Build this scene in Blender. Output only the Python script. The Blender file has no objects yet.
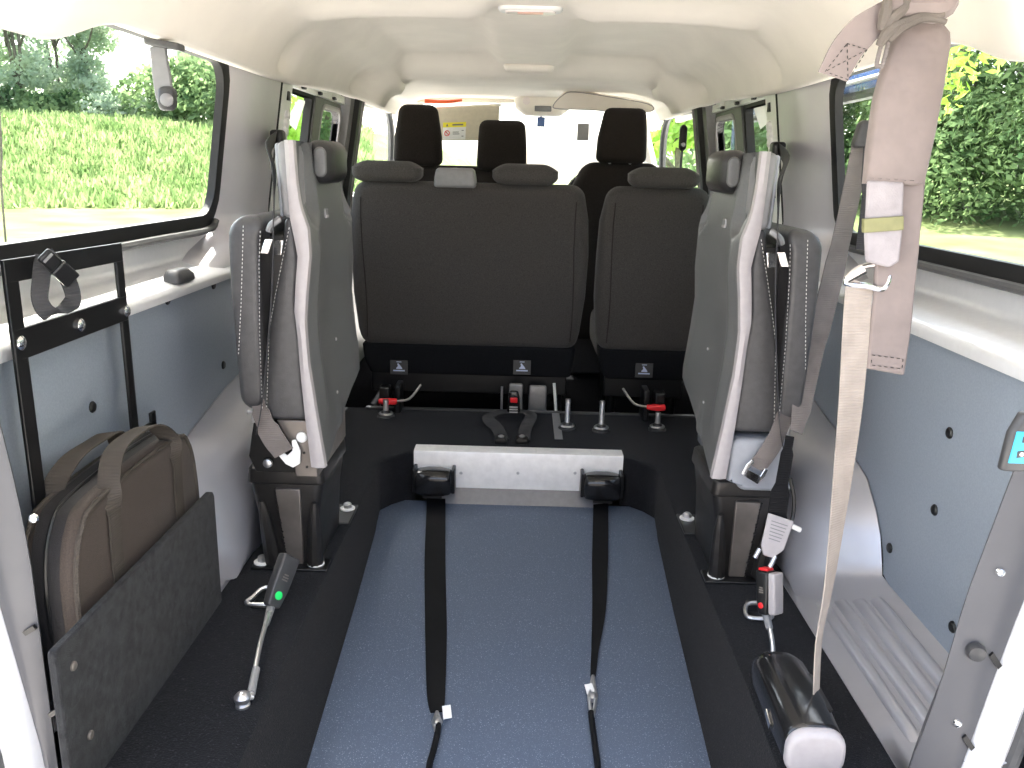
import bpy, bmesh, math, random
from mathutils import Vector, Matrix
random.seed(7)
PI = math.pi
SC = bpy.context.scene
COL = SC.collection

# ------------------------------------------------------------------ camera maths
F = 828.0; CH = 0.95
PITCH = math.atan(216 / F); YAW = math.atan(8.7 / F); ROLL = math.radians(1.4)
_f = Vector((-math.sin(YAW) * math.cos(PITCH), math.cos(YAW) * math.cos(PITCH), -math.sin(PITCH)))
_r = Vector((math.cos(YAW), math.sin(YAW), 0)); _u = _r.cross(_f)
CR = _r * math.cos(ROLL) + _u * math.sin(ROLL); CU = _u * math.cos(ROLL) - _r * math.sin(ROLL)
EYE = Vector((0, 0, CH))
def ray(x, y): return _f + CR * ((x - 512) / F) + CU * ((384 - y) / F)
def ax(x, y, X): d = ray(x, y); return EYE + d * (X / d.x)
def ay(x, y, Y): d = ray(x, y); return EYE + d * (Y / d.y)
def az(x, y, Z): d = ray(x, y); return EYE + d * ((Z - CH) / d.z)

# ------------------------------------------------------------------ materials
def mat(name, col, rough=.5, metal=0., var=0., vscale=60., bump=0., bscale=200., spec=.5, speck=None, sscale=500., sthr=.62, sheen=0., coat=0., col2=None, detail=3.):
    m = bpy.data.materials.new(name); m.use_nodes = True
    nt = m.node_tree; b = nt.nodes['Principled BSDF']
    b.inputs['Base Color'].default_value = (*col, 1); b.inputs['Roughness'].default_value = rough
    b.inputs['Metallic'].default_value = metal; b.inputs['Specular IOR Level'].default_value = spec
    if sheen: b.inputs['Sheen Weight'].default_value = sheen
    if coat: b.inputs['Coat Weight'].default_value = coat
    tc = nt.nodes.new('ShaderNodeTexCoord')
    out = None
    if var or col2:
        n = nt.nodes.new('ShaderNodeTexNoise'); n.inputs['Scale'].default_value = vscale; n.inputs['Detail'].default_value = detail
        nt.links.new(tc.outputs['Object'], n.inputs['Vector'])
        r = nt.nodes.new('ShaderNodeValToRGB')
        c2 = col2 if col2 else tuple(min(1, c * (1 + var)) for c in col)
        c1 = col if col2 else tuple(c * (1 - var) for c in col)
        r.color_ramp.elements[0].position = .32; r.color_ramp.elements[1].position = .68
        r.color_ramp.elements[0].color = (*c1, 1); r.color_ramp.elements[1].color = (*c2, 1)
        nt.links.new(n.outputs['Fac'], r.inputs['Fac']); out = r.outputs['Color']
    if speck:
        n = nt.nodes.new('ShaderNodeTexNoise'); n.inputs['Scale'].default_value = sscale; n.inputs['Detail'].default_value = 1.
        nt.links.new(tc.outputs['Object'], n.inputs['Vector'])
        r = nt.nodes.new('ShaderNodeValToRGB'); r.color_ramp.elements[0].position = sthr; r.color_ramp.elements[1].position = sthr + .06
        nt.links.new(n.outputs['Fac'], r.inputs['Fac'])
        mx = nt.nodes.new('ShaderNodeMix'); mx.data_type = 'RGBA'
        mx.inputs['A'].default_value = (*col, 1); mx.inputs['B'].default_value = (*speck, 1)
        nt.links.new(r.outputs['Color'], mx.inputs['Factor'])
        if out: nt.links.new(out, mx.inputs['A'])
        out = mx.outputs['Result']
    if out: nt.links.new(out, b.inputs['Base Color'])
    if bump:
        n = nt.nodes.new('ShaderNodeTexNoise'); n.inputs['Scale'].default_value = bscale; n.inputs['Detail'].default_value = 2.
        nt.links.new(tc.outputs['Object'], n.inputs['Vector'])
        bp = nt.nodes.new('ShaderNodeBump'); bp.inputs['Strength'].default_value = bump; bp.inputs['Distance'].default_value = .003
        nt.links.new(n.outputs['Fac'], bp.inputs['Height']); nt.links.new(bp.outputs['Normal'], b.inputs['Normal'])
    return m

def webbing(name, col, dark=.75, freq=420.):
    m = mat(name, col, .75, var=.12, vscale=25, sheen=.12 if col[0] > .1 else 0., spec=.5 if col[0] > .1 else .2)
    nt = m.node_tree; b = nt.nodes['Principled BSDF']
    tc = nt.nodes.new('ShaderNodeTexCoord'); w = nt.nodes.new('ShaderNodeTexWave'); w.inputs['Scale'].default_value = freq / 6; w.bands_direction = 'Z'
    nt.links.new(tc.outputs['Object'], w.inputs['Vector'])
    bp = nt.nodes.new('ShaderNodeBump'); bp.inputs['Strength'].default_value = .35; bp.inputs['Distance'].default_value = .0015
    nt.links.new(w.outputs['Fac'], bp.inputs['Height']); nt.links.new(bp.outputs['Normal'], b.inputs['Normal'])
    return m

def glass(name, tint, gl=.05):
    m = bpy.data.materials.new(name); m.use_nodes = True; nt = m.node_tree; nt.nodes.clear()
    o = nt.nodes.new('ShaderNodeOutputMaterial'); t = nt.nodes.new('ShaderNodeBsdfTransparent'); g = nt.nodes.new('ShaderNodeBsdfGlossy')
    g.inputs['Roughness'].default_value = .03; t.inputs['Color'].default_value = (*tint, 1)
    mx = nt.nodes.new('ShaderNodeMixShader'); mx.inputs[0].default_value = gl
    nt.links.new(t.outputs[0], mx.inputs[1]); nt.links.new(g.outputs[0], mx.inputs[2]); nt.links.new(mx.outputs[0], o.inputs['Surface'])
    return m

M = dict(
    silver=mat('silver_body_paint', (.45, .45, .485), .36, .5, var=.04, vscale=8, coat=.15),
    ledge=mat('pale_silver_ledge_paint', (.82, .82, .83), .28, .35, var=.02),  # silver lightened so the ledge colour carries the sun and sky glare
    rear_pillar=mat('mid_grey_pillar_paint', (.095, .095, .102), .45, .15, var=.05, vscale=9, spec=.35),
    pillar=mat('silver_grey_pillar_paint', (.60, .58, .60), .38, .35, var=.04, vscale=8),
    flange=mat('pale_body_primer', (.86, .87, .82), .45, .1, var=.05, vscale=12),
    white=mat('white_body_paint', (.80, .80, .80), .25, coat=.4, var=.02, vscale=5),
    liner=mat('cream_headliner_cloth', (.93, .875, .80), .95, var=.03, vscale=6, bump=.12, bscale=900, spec=.1),
    blue_panel=mat('blue_grey_lining_board', (.28, .32, .37), .34, .1, var=.06, vscale=300, bump=.12, bscale=900),
    carpet=mat('black_carpet_pile', (.0075, .008, .0105), 1., var=.45, vscale=500, bump=1., bscale=420, spec=.1, speck=(.045, .045, .052), sscale=300, sthr=.66, sheen=.06),
    board_carpet=mat('charcoal_carpet_pile', (.021, .0215, .023), 1., var=.45, vscale=60, bump=.9, bscale=800, spec=.1, speck=(.10, .10, .10), sscale=600, sthr=.68, sheen=.1),
    ramp=mat('speckled_blue_vinyl', (.085, .112, .165), .62, var=.25, vscale=900, bump=.35, bscale=900, speck=(.25, .30, .37), sscale=360, sthr=.64),
    rubber=mat('black_window_rubber', (.007, .007, .0075), .6, var=.1),
    grey_rubber=mat('grey_rubber_seal', (.07, .07, .072), .45, var=.1),
    fabric=mat('dark_grey_woven_fabric', (.056, .052, .049), .95, var=.3, vscale=350, bump=.4, bscale=700, spec=.15, sheen=.12),
    fabric_light=mat('mid_grey_woven_fabric', (.066, .062, .058), .95, var=.3, vscale=350, bump=.4, bscale=700, spec=.15, sheen=.12),
    fabric_front=mat('black_woven_fabric', (.026, .022, .020), .95, var=.3, vscale=350, bump=.4, bscale=700, spec=.12, sheen=.05),
    under=mat('black_seat_carpet', (.009, .0095, .011), 1., var=.35, vscale=350, bump=.5, bscale=800, spec=.1),
    leather=mat('dark_grey_leather', (.060, .0585, .060), .40, var=.12, vscale=60, bump=.18, bscale=500),
    shell=mat('grey_moulded_plastic', (.105, .107, .106), .40, var=.06, vscale=250, bump=.15, bscale=900),
    edge=mat('pale_mauve_grey_plastic', (.36, .335, .34), .4, var=.04, vscale=60),
    frame_grey=mat('mid_grey_plastic', (.22, .22, .225), .4, var=.05),
    cover_grey=mat('light_blue_grey_plastic', (.30, .315, .345), .42, var=.04),
    head=mat('black_vinyl', (.020, .019, .019), .34, var=.1, bump=.1, bscale=400),
    thread=mat('white_thread', (.75, .73, .70), .8, var=.1),
    black=mat('black_plastic', (.008, .008, .0085), .38, var=.1),
    black_gloss=mat('gloss_black_plastic', (.012, .012, .013), .16, var=.05),
    dark_grey=mat('dark_grey_plastic', (.045, .045, .047), .4, var=.1),
    metal_black=mat('black_painted_steel', (.007, .007, .0075), .36, .2, var=.12, vscale=30),
    ped=mat('dark_steel_pedestal', (.055, .052, .050), .40, .75, var=.2, vscale=18),
    ped_plate=mat('brownish_steel_plate', (.23, .205, .185), .45, .7, var=.2, vscale=14),
    alu=mat('brushed_aluminium', (.88, .87, .86), .42, .25, var=.05, vscale=40, bump=.1, bscale=300),
    chrome=mat('bright_chrome', (.85, .85, .86), .13, 1., var=.02),
    steel=mat('zinc_steel', (.55, .55, .56), .33, .9, var=.08),
    steel_dark=mat('dull_grey_steel', (.22, .22, .235), .5, .6, var=.05),
    plate_grey=mat('grey_seat_steel', (.22, .215, .21), .4, .6, var=.08),
    taupe=webbing('taupe_webbing', (.32, .275, .235)),
    taupe_dark=webbing('brown_grey_webbing', (.16, .14, .13)),
    pad=mat('taupe_padded_cloth', (.205, .168, .155), .85, var=.08, vscale=25, bump=1., bscale=32, sheen=.15),
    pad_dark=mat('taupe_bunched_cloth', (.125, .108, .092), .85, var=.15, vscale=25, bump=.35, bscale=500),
    pad_light=mat('pale_mauve_cloth', (.29, .265, .27), .8, var=.14, vscale=30, bump=.25, bscale=500),
    pad_mark=mat('olive_label_tape', (.20, .195, .09), .7, var=.1),
    web_black=webbing('black_webbing', (.0045, .0045, .0055)),
    web_grey=webbing('dark_grey_webbing', (.045, .045, .048)),
    bag=mat('brown_woven_nylon', (.040, .028, .021), .75, var=.25, vscale=500, bump=.4, bscale=900, sheen=.06),
    bag_dark=mat('black_nylon', (.010, .009, .010), .7, var=.2, vscale=300, bump=.3, bscale=700),
    bag_web=webbing('grey_brown_webbing', (.060, .051, .043)),
    red=mat('red_plastic', (.75, .02, .025), .35, var=.05),
    green=mat('green_print', (.02, .75, .16), .4, var=.03),
    orange=mat('orange_cloth', (.85, .13, .04), .7, var=.08),
    label_white=mat('white_label', (.82, .82, .80), .55, var=.03),
    label_print=mat('grey_print', (.18, .18, .19), .6),
    icon=mat('pale_blue_print', (.55, .62, .78), .45),
    yellow=mat('yellow_print', (.90, .80, .05), .5),
    visor=mat('beige_visor_vinyl', (.62, .56, .44), .8, var=.04, bump=.1),
    lens=mat('pale_lamp_lens', (.90, .82, .80), .25, var=.03),
    lens_red=mat('reddish_lamp_lens', (.75, .42, .34), .3, var=.05),
    dash=mat('dark_dashboard_plastic', (.06, .065, .075), .5, var=.1),
    cyan=mat('bright_blue_plastic', (.03, .42, .62), .35, var=.05),
    carblue=mat('blue_car_paint', (.045, .11, .30), .22, .3, coat=.5, var=.05),
    carglass=mat('dark_car_glass', (.012, .022, .018), .06, spec=.9),
    tyre=mat('tyre_rubber', (.02, .02, .02), .8, var=.2),
    bark=mat('tree_bark', (.11, .095, .075), .9, var=.4, vscale=8),
    mirror=mat('mirror_glass', (.8, .8, .82), .04, 1.),
    foot=mat('dark_footwell_mat', (.008, .008, .009), 1., var=.2, spec=0.),
    glass=glass('tinted_side_glass', (.80, .83, .80)),
    clear=glass('clear_glass', (.86, .90, .88)),
    asphalt=mat('pale_gravel_drive', (.42, .40, .37), .95, var=.2, vscale=9, bump=.3, bscale=60),
)
def leafmat(name, c1, c2, trans=.45):
    m = bpy.data.materials.new(name); m.use_nodes = True; nt = m.node_tree; nt.nodes.clear()
    o = nt.nodes.new('ShaderNodeOutputMaterial'); d = nt.nodes.new('ShaderNodeBsdfDiffuse'); t = nt.nodes.new('ShaderNodeBsdfTranslucent')
    mx = nt.nodes.new('ShaderNodeMixShader'); mx.inputs[0].default_value = trans
    tc = nt.nodes.new('ShaderNodeTexCoord'); n = nt.nodes.new('ShaderNodeTexNoise'); n.inputs['Scale'].default_value = 1.1; n.inputs['Detail'].default_value = 4
    r = nt.nodes.new('ShaderNodeValToRGB'); r.color_ramp.elements[0].position = .35; r.color_ramp.elements[1].position = .65
    r.color_ramp.elements[0].color = (*c1, 1); r.color_ramp.elements[1].color = (*c2, 1)
    L = nt.links.new
    L(tc.outputs['Object'], n.inputs['Vector']); L(n.outputs['Fac'], r.inputs['Fac']); L(r.outputs['Color'], d.inputs['Color']); L(r.outputs['Color'], t.inputs['Color'])
    L(d.outputs[0], mx.inputs[1]); L(t.outputs[0], mx.inputs[2]); L(mx.outputs[0], o.inputs['Surface'])
    return m
M['brick'] = mat('dull_brown_brick', (.13, .115, .105), .9, var=.2, vscale=12)
M['paper'] = leafmat('white_paper', (.85, .84, .80), (.88, .87, .84), .55)
M['leaf_pale'] = leafmat('pale_green_leaves', (.27, .36, .25), (.52, .60, .44), .6)  # leaf colour paled to put the distant haze into it
M['leaf_dark'] = leafmat('dark_green_leaves', (.055, .105, .045), (.28, .385, .175), .5)
M['leaf_bright'] = leafmat('bright_green_leaves', (.30, .52, .07), (.58, .76, .20))
M['grass_blade'] = leafmat('long_grass_blades', (.13, .215, .07), (.32, .385, .18), .5)
M['grass'] = mat('mown_grass', (.085, .12, .04), 1., bump=.4, bscale=30, vscale=.8, spec=.05, col2=(.155, .175, .08), detail=8)

# ------------------------------------------------------------------ object helpers
def wloc(o):
    v = Vector((0, 0, 0))
    while o is not None: v += o.location; o = o.parent
    return v
def tag(o, label=None, cat=None, group=None, kind=None):
    if label: o['label'] = label
    if cat: o['category'] = cat
    if group: o['group'] = group
    if kind: o['kind'] = kind
    return o
def thing(name, label, cat, loc, group=None):
    o = bpy.data.objects.new(name, None); o.empty_display_size = .05; COL.objects.link(o)
    o.location = loc
    return tag(o, label, cat, group)
def obj(name, b, m, parent=None, bevel=0., seg=2, ang=35., label=None, origin=None):
    bmesh.ops.remove_doubles(b, verts=b.verts, dist=1e-6)
    bmesh.ops.recalc_face_normals(b, faces=b.faces)
    off = wloc(parent) if parent else Vector((0, 0, 0))
    loc = Vector((0, 0, 0))
    if parent is None:
        if origin is not None: loc = Vector(origin)
        else:
            xs = [v.co.x for v in b.verts]; ys = [v.co.y for v in b.verts]; zs = [v.co.z for v in b.verts]
            loc = Vector(((min(xs) + max(xs)) / 2, (min(ys) + max(ys)) / 2, min(zs)))
        off = loc
    for v in b.verts: v.co -= off
    me = bpy.data.meshes.new(name); b.to_mesh(me); b.free()
    for p in me.polygons: p.use_smooth = True
    me.set_sharp_from_angle(angle=math.radians(ang))
    mats = m if isinstance(m, (list, tuple)) else [m]
    for k in mats: me.materials.append(k)
    o = bpy.data.objects.new(name, me); COL.objects.link(o); o.location = loc
    if parent: o.parent = parent
    if bevel:
        md = o.modifiers.new('bevel', 'BEVEL'); md.width = bevel; md.segments = seg; md.limit_method = 'ANGLE'; md.angle_limit = math.radians(40)
    if label: o['label'] = label
    return o
def one(name, b, m, label, cat, group=None, **k): return tag(obj(name, b, m, None, **k), label, cat, group)
def struct(name, b, m, parent=None, **k):
    o = obj(name, b, m, parent, **k)
    if parent is None: o['kind'] = 'structure'
    return o
def B(): return bmesh.new()
def faces(b, rows, closed=False):
    """rows of equal length points -> quad grid"""
    vs = [[b.verts.new(p) for p in r] for r in rows]
    n = len(vs[0])
    for i in range(len(vs) - 1):
        for j in range(n if closed else n - 1):
            k = (j + 1) % n
            b.faces.new((vs[i][j], vs[i][k], vs[i + 1][k], vs[i + 1][j]))
    return vs
def loft(b, rings, cap=True):
    vs = faces(b, rings, True)
    if cap:
        b.faces.new(vs[0]); b.faces.new(list(reversed(vs[-1])))
    return b
def box(b, x0, x1, y0, y1, z0, z1, m=None):
    P = [(x0, y0, z0), (x1, y0, z0), (x1, y1, z0), (x0, y1, z0), (x0, y0, z1), (x1, y0, z1), (x1, y1, z1), (x0, y1, z1)]
    vs = [b.verts.new(m(Vector(p)) if m else p) for p in P]
    for f in ((3, 2, 1, 0), (4, 5, 6, 7), (0, 1, 5, 4), (1, 2, 6, 5), (2, 3, 7, 6), (3, 0, 4, 7)): b.faces.new([vs[i] for i in f])
    return b
def obox(b, c, u, v, w):
    """box of centre c and half vectors"""
    c, u, v, w = Vector(c), Vector(u), Vector(v), Vector(w)
    vs = [b.verts.new(c + u * i + v * j + w * k) for k in (-1, 1) for (i, j) in ((-1, -1), (1, -1), (1, 1), (-1, 1))]
    for f in ((3, 2, 1, 0), (4, 5, 6, 7), (0, 1, 5, 4), (1, 2, 6, 5), (2, 3, 7, 6), (3, 0, 4, 7)): b.faces.new([vs[i] for i in f])
    return b
def frame_at(pts, i):
    n = len(pts)
    a = pts[max(0, i - 1)]; c = pts[min(n - 1, i + 1)]
    return (c - a).normalized()
def tube(b, pts, r, n=8, closed=False, cap=True):
    pts = [Vector(p) for p in pts]
    rr = r if isinstance(r, (list, tuple)) else [r] * len(pts)
    rings = []; up = None
    N = len(pts)
    for i, p in enumerate(pts):
        t = (pts[(i + 1) % N] - pts[i - 1]).normalized() if closed else frame_at(pts, i)
        if up is None: up = t.orthogonal().normalized()
        s = up - t * up.dot(t)
        up = s.normalized() if s.length > 1e-6 else t.orthogonal().normalized()
        w = t.cross(up)
        rings.append([p + (up * math.cos(2 * PI * k / n) + w * math.sin(2 * PI * k / n)) * rr[i] for k in range(n)])
    if closed:
        rings.append(rings[0]); faces(b, rings, True)
    else: loft(b, rings, cap)
    return b
def ribbon(b, pts, wid, width, th=.0016, closed=False):
    """flat webbing along pts; wid = one width direction or one per point"""
    pts = [Vector(p) for p in pts]; N = len(pts)
    ws = wid if isinstance(wid, list) else [wid] * N
    wd = width if isinstance(width, (list, tuple)) else [width] * N
    rings = []
    for i, p in enumerate(pts):
        t = (pts[(i + 1) % N] - pts[i - 1]).normalized() if closed else frame_at(pts, i)
        w = Vector(ws[i]); w = (w - t * w.dot(t)).normalized(); nn = t.cross(w)
        h = wd[i] / 2
        rings.append([p - w * h - nn * th / 2, p + w * h - nn * th / 2, p + w * h + nn * th / 2, p - w * h + nn * th / 2])
    if closed: rings.append(rings[0]); faces(b, rings, True)
    else: loft(b, rings)
    return b
def smooth(pts, n=6, closed=False):
    """Catmull-Rom through pts"""
    P = [Vector(p) for p in pts]; N = len(P); out = []
    rng = range(N) if closed else range(N - 1)
    for i in rng:
        p0 = P[(i - 1) % N] if closed else P[max(0, i - 1)]
        p1 = P[i]; p2 = P[(i + 1) % N]
        p3 = P[(i + 2) % N] if closed else P[min(N - 1, i + 2)]
        for k in range(n):
            t = k / n
            out.append(.5 * ((2 * p1) + (p2 - p0) * t + (2 * p0 - 5 * p1 + 4 * p2 - p3) * t * t + (3 * p1 - p0 - 3 * p2 + p3) * t ** 3))
    if not closed: out.append(P[-1])
    return out
def rring(x0, x1, y0, y1, r, n=4):
    r = max(1e-4, min(r, (x1 - x0) / 2 - 1e-4, (y1 - y0) / 2 - 1e-4)); out = []
    for (cx, cy, a0) in ((x1 - r, y1 - r, 0), (x0 + r, y1 - r, PI / 2), (x0 + r, y0 + r, PI), (x1 - r, y0 + r, 1.5 * PI)):
        for k in range(n + 1):
            a = a0 + PI / 2 * k / n
            out.append((cx + r * math.cos(a), cy + r * math.sin(a)))
    return out
def lerp(a, b, t): return a + (b - a) * t
def interp(tab, t):
    if t <= tab[0][0]: return tab[0][1:]
    for i in range(len(tab) - 1):
        if t <= tab[i + 1][0]:
            k = (t - tab[i][0]) / (tab[i + 1][0] - tab[i][0])
            return tuple(lerp(p, q, k) for p, q in zip(tab[i][1:], tab[i + 1][1:]))
    return tab[-1][1:]
def softloft(b, secs, r, re=None, n=4, ne=4, m=None, sub=1):
    """rounded solid: secs = (t, x0, x1, y0, y1) along an axis, r = corner radius, re = end rounding; m maps (x,y,t)"""
    if re is None: re = r
    m = m or (lambda x, y, t: (x, y, t))
    t0, t1 = secs[0][0], secs[-1][0]
    st = []
    for k in range(ne + 1):
        a = k / ne * PI / 2; st.append((t0 + re * (1 - math.cos(a)), re * (1 - math.sin(a))))
    mid = [s[0] for s in secs if t0 + re < s[0] < t1 - re]
    if sub > 1:
        for k in range(1, sub): mid.append(lerp(t0 + re, t1 - re, k / sub))
        mid = sorted(set(mid))
    st += [(t, 0) for t in mid]
    for k in range(ne, -1, -1):
        a = k / ne * PI / 2; st.append((t1 - re * (1 - math.cos(a)), re * (1 - math.sin(a))))
    rings = []
    for t, ins in st:
        x0, x1, y0, y1 = interp(secs, t)
        ins = min(ins, (x1 - x0) / 2 - 2e-4, (y1 - y0) / 2 - 2e-4)
        rings.append([m(x, y, t) for x, y in rring(x0 + ins, x1 - ins, y0 + ins, y1 - ins, r - ins * .5 if r > ins * .5 + 1e-3 else 1e-3, n)])
    return loft(b, rings)
def lathe(b, prof, c, axis=(0, 0, 1), n=16):
    """prof = (radius, height) list around an axis through c"""
    a = Vector(axis).normalized(); u = a.orthogonal().normalized(); w = a.cross(u); c = Vector(c)
    rings = [[c + a * h + (u * math.cos(2 * PI * k / n) + w * math.sin(2 * PI * k / n)) * max(r, 1e-4) for k in range(n)] for r, h in prof]
    return loft(b, rings)
def extr(b, poly, mp, d):
    """polygon (u,v) list extruded: mp(u,v,t) -> point, t in 0..d"""
    loft(b, [[mp(u, v, 0) for u, v in poly], [mp(u, v, d) for u, v in poly]])
    return b
def stitch(b, pts, L=.0042, r=.0008):
    """row of thread dashes along pts"""
    pts = [Vector(p) for p in pts]
    acc = 0.; on = True; cur = [pts[0]]
    for i in range(len(pts) - 1):
        seg = pts[i + 1] - pts[i]; l = seg.length; d = 0.
        while d + (L - acc) < l:
            d += L - acc; acc = 0.; q = pts[i] + seg * (d / l)
            if on: tube(b, [cur[0], q], r, 4)
            on = not on; cur = [q]
        acc += l - d
    return b
def bolt(b, c, r=.012, h=.008, axis=(0, 0, 1)):
    return lathe(b, [(r, 0), (r, h * .55), (r * .8, h * .9), (r * .3, h)], c, axis, 12)

# =================================================================== SETTING: body of the van
# platform floor with the lowered channel
chan = [(.85, .437, .375), (1.13, .446, .387), (1.14, .4465, .3875), (1.4, .455, .399), (2.0, .458, .424), (2.42, .462, .446), (2.52, .464, .456), (2.58, .46, .462), (2.63, .43, .43), (2.665, .392, .392), (2.685, .374, .372), (2.70, .366, .366)]
b = B()
for S in (-1, 1):
    rows = []
    for y, sx, bx in chan:
        rr = .012
        prof = [(.93, 0) if y > 1.135 else (.652, 0), (.70, 0) if y > 1.135 else (.651, 0), (sx + .03, 0), (sx + rr * .5, -.001), (sx - rr * .2, -.006), (sx - rr * .5, -.016), (lerp(sx - .006, bx, .5), -.11), (bx, -.215)]
        rows.append([(S * x, y, z) for x, z in prof])
    rows.append([(S * x, 2.76, z) for x, z in [(.93, 0), (.70, 0), (.39, 0), (.375, 0), (.3635, 0), (.3635, -.016), (.3635, -.11), (.3635, -.215)]])
    faces(b, rows)
faces(b, [[(-.93, 2.757, 0), (.93, 2.757, 0)], [(-.93, 3.20, 0), (.93, 3.20, 0)], [(-.93, 3.205, -.02), (.93, 3.205, -.02)], [(-.93, 3.205, -.13), (.93, 3.205, -.13)]])
struct('floor', b, M['carpet'])
b = B(); box(b, -.93, .93, 3.19, 5.2, -.16, -.12); struct('floor_footwell', b, M['foot'])
# underside tray so that no light comes up through the floor
b = B(); box(b, -.95, .95, .80, 5.2, -.30, -.235); struct('floor_underside', b, M['metal_black'])

# lowered ramp floor
b = B()
rows = []
for y, sx, bx in chan[:-2] + [(2.668, .39, .39)]:
    rows.append([(x * bx * 1.004, y, lerp(-.200, -.172, (y - 1.4) / 1.27)) for x in (-1, -.6, -.2, .2, .6, 1)])
faces(b, rows)
ob = struct('floor_ramp', b, M['ramp'])

# headliner ---------------------------------------------------------------
def sstep(a, b_, t):
    t = max(0., min(1., (t - a) / (b_ - a))); return t * t * (3 - 2 * t)
prof = [(0, 1.372), (.06, 1.372), (.10, 1.372), (.13, 1.372), (.17, 1.372), (.25, 1.372), (.34, 1.372), (.42, 1.371), (.48, 1.37), (.53, 1.366), (.58, 1.355), (.62, 1.337), (.655, 1.31), (.685, 1.278), (.708, 1.245), (.724, 1.215), (.733, 1.196), (.740, 1.188), (.752, 1.184), (.775, 1.190), (.83, 1.215), (.90, 1.225)]
def headpt(S, i, y):
    x, z = prof[i]
    side = sstep(.62, .70, x) * (1 - sstep(.715, .735, x))
    flat = 1 - sstep(.50, .60, x)
    rec = sstep(.12, .155, x) * (1 - sstep(.52, .57, x))
    z += .045 * rec * (sstep(2.59, 2.65, y) - sstep(3.74, 3.82, y))
    z -= .034 * sstep(.10, .15, x) * (1 - sstep(.56, .64, x)) * math.exp(-((y - 2.42) / .085) ** 2)
    z -= .045 * (1 - sstep(.64, .72, x)) * sstep(3.76, 3.90, y)
    z -= .012 * (1 - sstep(.60, .72, x)) * sstep(4.2, 5.0, y)
    for yc, wd in ((2.60, .055), (3.62, .06)):
        g = math.exp(-((y - yc) / wd) ** 2) * side
        x += .034 * g; z += .010 * g
    x -= .075 * sstep(3.68, 3.84, y) * sstep(.55, .66, x) * (1 - sstep(.74, .80, x)) * (1 - sstep(4.02, 4.14, y))
    z += .036 * sstep(2.5, 3.6, y) * sstep(.60, .74, x)
    z -= .060 * sstep(.60, .735, x) * sstep(1.62, 1.34, y)     # the edge comes lower over the rear of the windows
    return (S * x, y, z)
ys = [.92 + .04 * k for k in range(int((5.0 - .92) / .04) + 1)]
b = B()
for S in (-1, 1):
    faces(b, [[headpt(S, i, y) for i in range(len(prof))] for y in ys])
struct('ceiling', b, M['liner'], ang=60)
b = B(); rows = []
for y in (.90, 1.4, 3.0, 4.6, 4.95, 5.05):
    dz = 0 if y < 4.7 else -.03
    rows.append([(x, y, z + dz) for x, z in [(-.97, 1.10), (-.965, 1.25), (-.93, 1.36), (-.84, 1.42), (-.4, 1.45), (.4, 1.45), (.84, 1.42), (.93, 1.36), (.965, 1.25), (.97, 1.10)]])
faces(b, rows)
# only the strip above the windows
for f in [f for f in b.faces if all(abs(v.co.x) > .964 for v in f.verts)]: b.faces.remove(f)
struct('roof', b, M['white'])

# side walls --------------------------------------------------------------
def wallx(z):   # inside face of the window line, leaning in towards the roof
    return .905 - .16 * max(0., z - .79)
def wpanel(b, S, y0, y1, z0, z1, d0=0., th=.02, nz=2):
    """piece of the wall between heights, d0 = distance inboard of the glass line"""
    rings = []
    for k in range(nz + 1):
        z = lerp(z0, z1, k / nz); xi = wallx(z) - d0
        rings.append([(S * xi, y0, z), (S * xi, y1, z), (S * (xi + th), y1, z), (S * (xi + th), y0, z)])
    loft(b, rings)
def win_poly(y0, y1, z0, z1, r, n=5): return rring(y0, y1, z0, z1, r, n)
def win_frame(b, S, y0, y1, z0, z1, r, wd, d0, th, n=5):
    o = rring(y0 - wd, y1 + wd, z0 - wd, z1 + wd, r + wd, n); i = rring(y0, y1, z0, z1, r, n)
    f = lambda p, d: (S * (wallx(p[1]) - d), p[0], p[1])
    rings = [[f(p, d0 - th) for p in o], [f(p, d0) for p in o], [f(p, d0 + .003) for p in [(lerp(a[0], c[0], .5), lerp(a[1], c[1], .5)) for a, c in zip(o, i)]], [f(p, d0) for p in i], [f(p, d0 - th) for p in i]]
    rings.append(rings[0]); faces(b, rings, True)
def win_pane(b, S, y0, y1, z0, z1, r, d0=-.012, n=5):
    p = rring(y0 - .008, y1 + .008, z0 - .008, z1 + .008, r, n)
    b.faces.new([b.verts.new((S * (wallx(z) - d0), y, z)) for y, z in p])
wn = 0
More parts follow.
